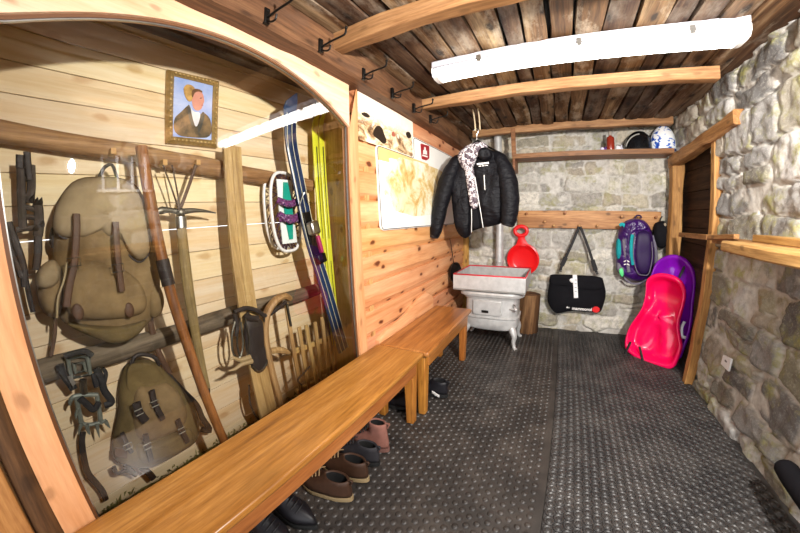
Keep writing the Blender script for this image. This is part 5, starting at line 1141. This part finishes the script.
# ================================================================ SHOES
def shoe(name, lab, heel, ang, L, mats, shaft=.0, group=None, w=.1, sole='#8b7355'):
    """heel: floor point; ang: direction the toe points"""
    up, soleM, inner = mats; hx, hy, hz = heel; ca, sa = math.cos(ang), math.sin(ang)
    W = lambda a, b, z: (hx+ca*a-sa*b, hy+sa*a+ca*b, hz+z)
    r = thing(name, lab, 'shoe', (hx+ca*L/2,hy+sa*L/2,hz), group)
    def foot(s0, s1, k, z, N=32):
        out = []
        for t_ in np.linspace(0,2*pi,N,endpoint=False):
            f = (1-math.cos(t_))/2; a = s0+(s1-s0)*f; g = a/L; wd = w/2*k*(math.sin(pi*min(1,max(0.0,.08+.9*f)))**.45)*(.82+.22*math.exp(-((g-.68)/.22)**2)); out.append(W(a, wd*math.copysign(1,math.sin(t_))*min(1,abs(math.sin(t_))**.6*1.1), z))
        return out
    so = MB().loft([foot(0,L,1.0,.001),foot(-.002*0,L,1.06,.012),foot(0,L,1.02,.026)]); obj('sole', so, soleM, r, autosm=50)
    lv = [(.004,L-.004,1.0,.0265),(.002,L-.008,1.0,.045),(.002,L*.93,.97,.06),(.004,L*.72,.88,.078),(.006,L*.54,.8,.095),(.008,L*.46,.76,.115)]
    z = .115
    while shaft and z < .115+shaft: z += .02; lv.append((.010,L*.45,.76+.02*((z*50)%2),z))
    rows = [foot(*q) for q in lv]; last = lv[-1]; rows += [foot(last[0]+.008,last[1]-.006,last[2]*.86,last[3]+.004), foot(last[0]+.014,last[1]-.012,last[2]*.74,last[3]-.004)]
    obj('upper', MB().loft(rows, True, False), up, r, autosm=180)
    obj('lining', MB().loft([foot(last[0]+.014,last[1]-.012,last[2]*.74,last[3]-.004),foot(last[0]+.016,last[1]-.014,last[2]*.7,.05)], False, True), inner, r, autosm=60)
    for k in range(4):
        f = .72-.07*k; zz_ = .0775+.0135*k; m = MB().tube(spline([W(L*f,-w*.26,zz_-.004),W(L*f+.006,0,zz_+.011),W(L*(f-.03),w*.26,zz_-.002)],8), .003, 6); obj('lace', m, M_BLACKST if up is not BRN else plain('tan_lace','#8d7250',.8), r)
    m = MB().tube(spline([W(.004,0,last[3]-.02),W(-.008,0,last[3]+.008),W(.012,0,last[3]+.006)],8), .005, 6); obj('heel_tab', m, up, r)
    return r
BRN = plain('brown_boot_leather','#41291a',.6,.4,0,.5,30); BLKL = plain('black_shoe_leather','#17151a',.5,.4,0,.4,30); GRYL = plain('dark_grey_shoe','#2d2b2f',.7,.3,0,.4,30); ROSE = plain('rosy_brown_suede','#8a5c50',.8,.3,0,.4,30)
TANS = plain('tan_sole','#8f7a58',.7); BLKS = plain('black_sole','#141414',.7); DARKIN = plain('dark_lining','#0f0d0d',.9)
def fl3(px,py,dz=.0105): q = at(px,py,z=.0105); return (q[0],q[1],.0165)
A0 = pi+.10
shoe('hiking_boot', 'brown leather hiking boot under the long bench, nearer of the brown pair', (-.675,.735,.0165), A0, .30, (BRN,TANS,DARKIN), .0, 'boots under the long bench', .115)
shoe('hiking_boot', 'brown leather hiking boot under the long bench, farther of the brown pair', (-.675,.862,.0165), A0-.05, .30, (BRN,TANS,DARKIN), .0, 'boots under the long bench', .11)
shoe('shoe', 'dark grey low shoe under the bench, between brown boots and rosy boot', (-.685,.975,.0165), A0-.05, .27, (GRYL,BLKS,DARKIN), 0, 'boots under the long bench', .10)
shoe('ankle_boot', 'rosy brown suede ankle boot under the bench, farthest of the row of four', (-.695,1.085,.0165), A0-.05, .25, (ROSE,plain('rosy_sole','#6f4b42',.8),DARKIN), .06, 'boots under the long bench', .10)
shoe('shoe', 'black shoe poking out under the near end of the bench, toe toward the mats', (-1.0,.53,.0165), .04, .29, (BLKL,BLKS,DARKIN), 0, 'black shoes under the near bench end', .105)
shoe('shoe', 'black shoe under the near end of the bench, cut by the photo edge', (-1.0,.41,.0165), .02, .28, (BLKL,BLKS,DARKIN), 0, 'black shoes under the near bench end', .105)
shoe('shoe', 'black shoe deep under the bench beside the far leg of the long bench', (-.70,1.50,.0165), A0, .27, (BLKL,BLKS,DARKIN), 0, None, .105)
s9 = shoe('sneaker', 'black sneaker with a white flash behind the joint of the two benches', (-.60,1.70,.0165), A0-.2, .26, (BLKL,BLKS,DARKIN), 0, None, .10)
q = at(436,392,z=.07); m = MB().bar((q[0]-.03,q[1]+.005,.06),(q[0]+.03,q[1]-.02,.055), .006,.016,(0,0,1)); obj('white_flash', m, FW, s9, smooth=False)

# wall lamp beside the viewer that lights the room (seen in the display glass)
r = thing('wall_lamp', 'bright white arm lamp on the side wall, mirrored in the display glass', 'lamp', (1.08,.36,1.757))
m = MB().lathe([(.05,0),(.05,.012),(.02,.02),(.012,.03)], (1.10,.30,1.79), (-1,0,0), 24); obj('base', m, M_WHITE, r)
m = MB().tube(spline([(1.08,.30,1.79),(.95,.29,1.80),(.82,.285,1.77),(.755,.276,1.731)],14), .011, 10); obj('arm', m, M_WHITE, r)
m = MB().lathe([(.012,-.04),(.03,-.03),(.048,-.004),(.055,.008),(.051,.008),(.04,-.006),(.001,-.012)], (.725,.327,1.714), (-.5,.85,-.17), 24); obj('shade', m, M_WHITE, r)
# ================================================================ LIGHT
wd = bpy.data.worlds.new('world'); S.world = wd; wd.use_nodes = True
wd.node_tree.nodes['Background'].inputs[0].default_value = (.95,.97,1,1); wd.node_tree.nodes['Background'].inputs[1].default_value = WORLD  # even background, added as soft fill through the open end behind the camera
ld = bpy.data.lights.new('wall_lamp_light','AREA'); ld.shape = 'DISK'; ld.size = .085; ld.energy = LAMP; ld.color = (1,.965,.92)
lo = bpy.data.objects.new('wall_lamp_light', ld); COL.objects.link(lo); lo.location = (.72,.335,1.712)
lo.rotation_euler = Vector((-.5,.85,-.17)).to_track_quat('-Z','Y').to_euler()
S.view_settings.view_transform = 'Standard'; S.view_settings.look = 'None'; S.view_settings.exposure = EXPO; S.view_settings.gamma = 1
S.view_settings.use_curve_mapping = False
S.cycles.use_denoising = True; S.cycles.max_bounces = 8; S.cycles.transparent_max_bounces = 12
try: S.cycles.denoiser = 'OPENIMAGEDENOISE'
except Exception: pass
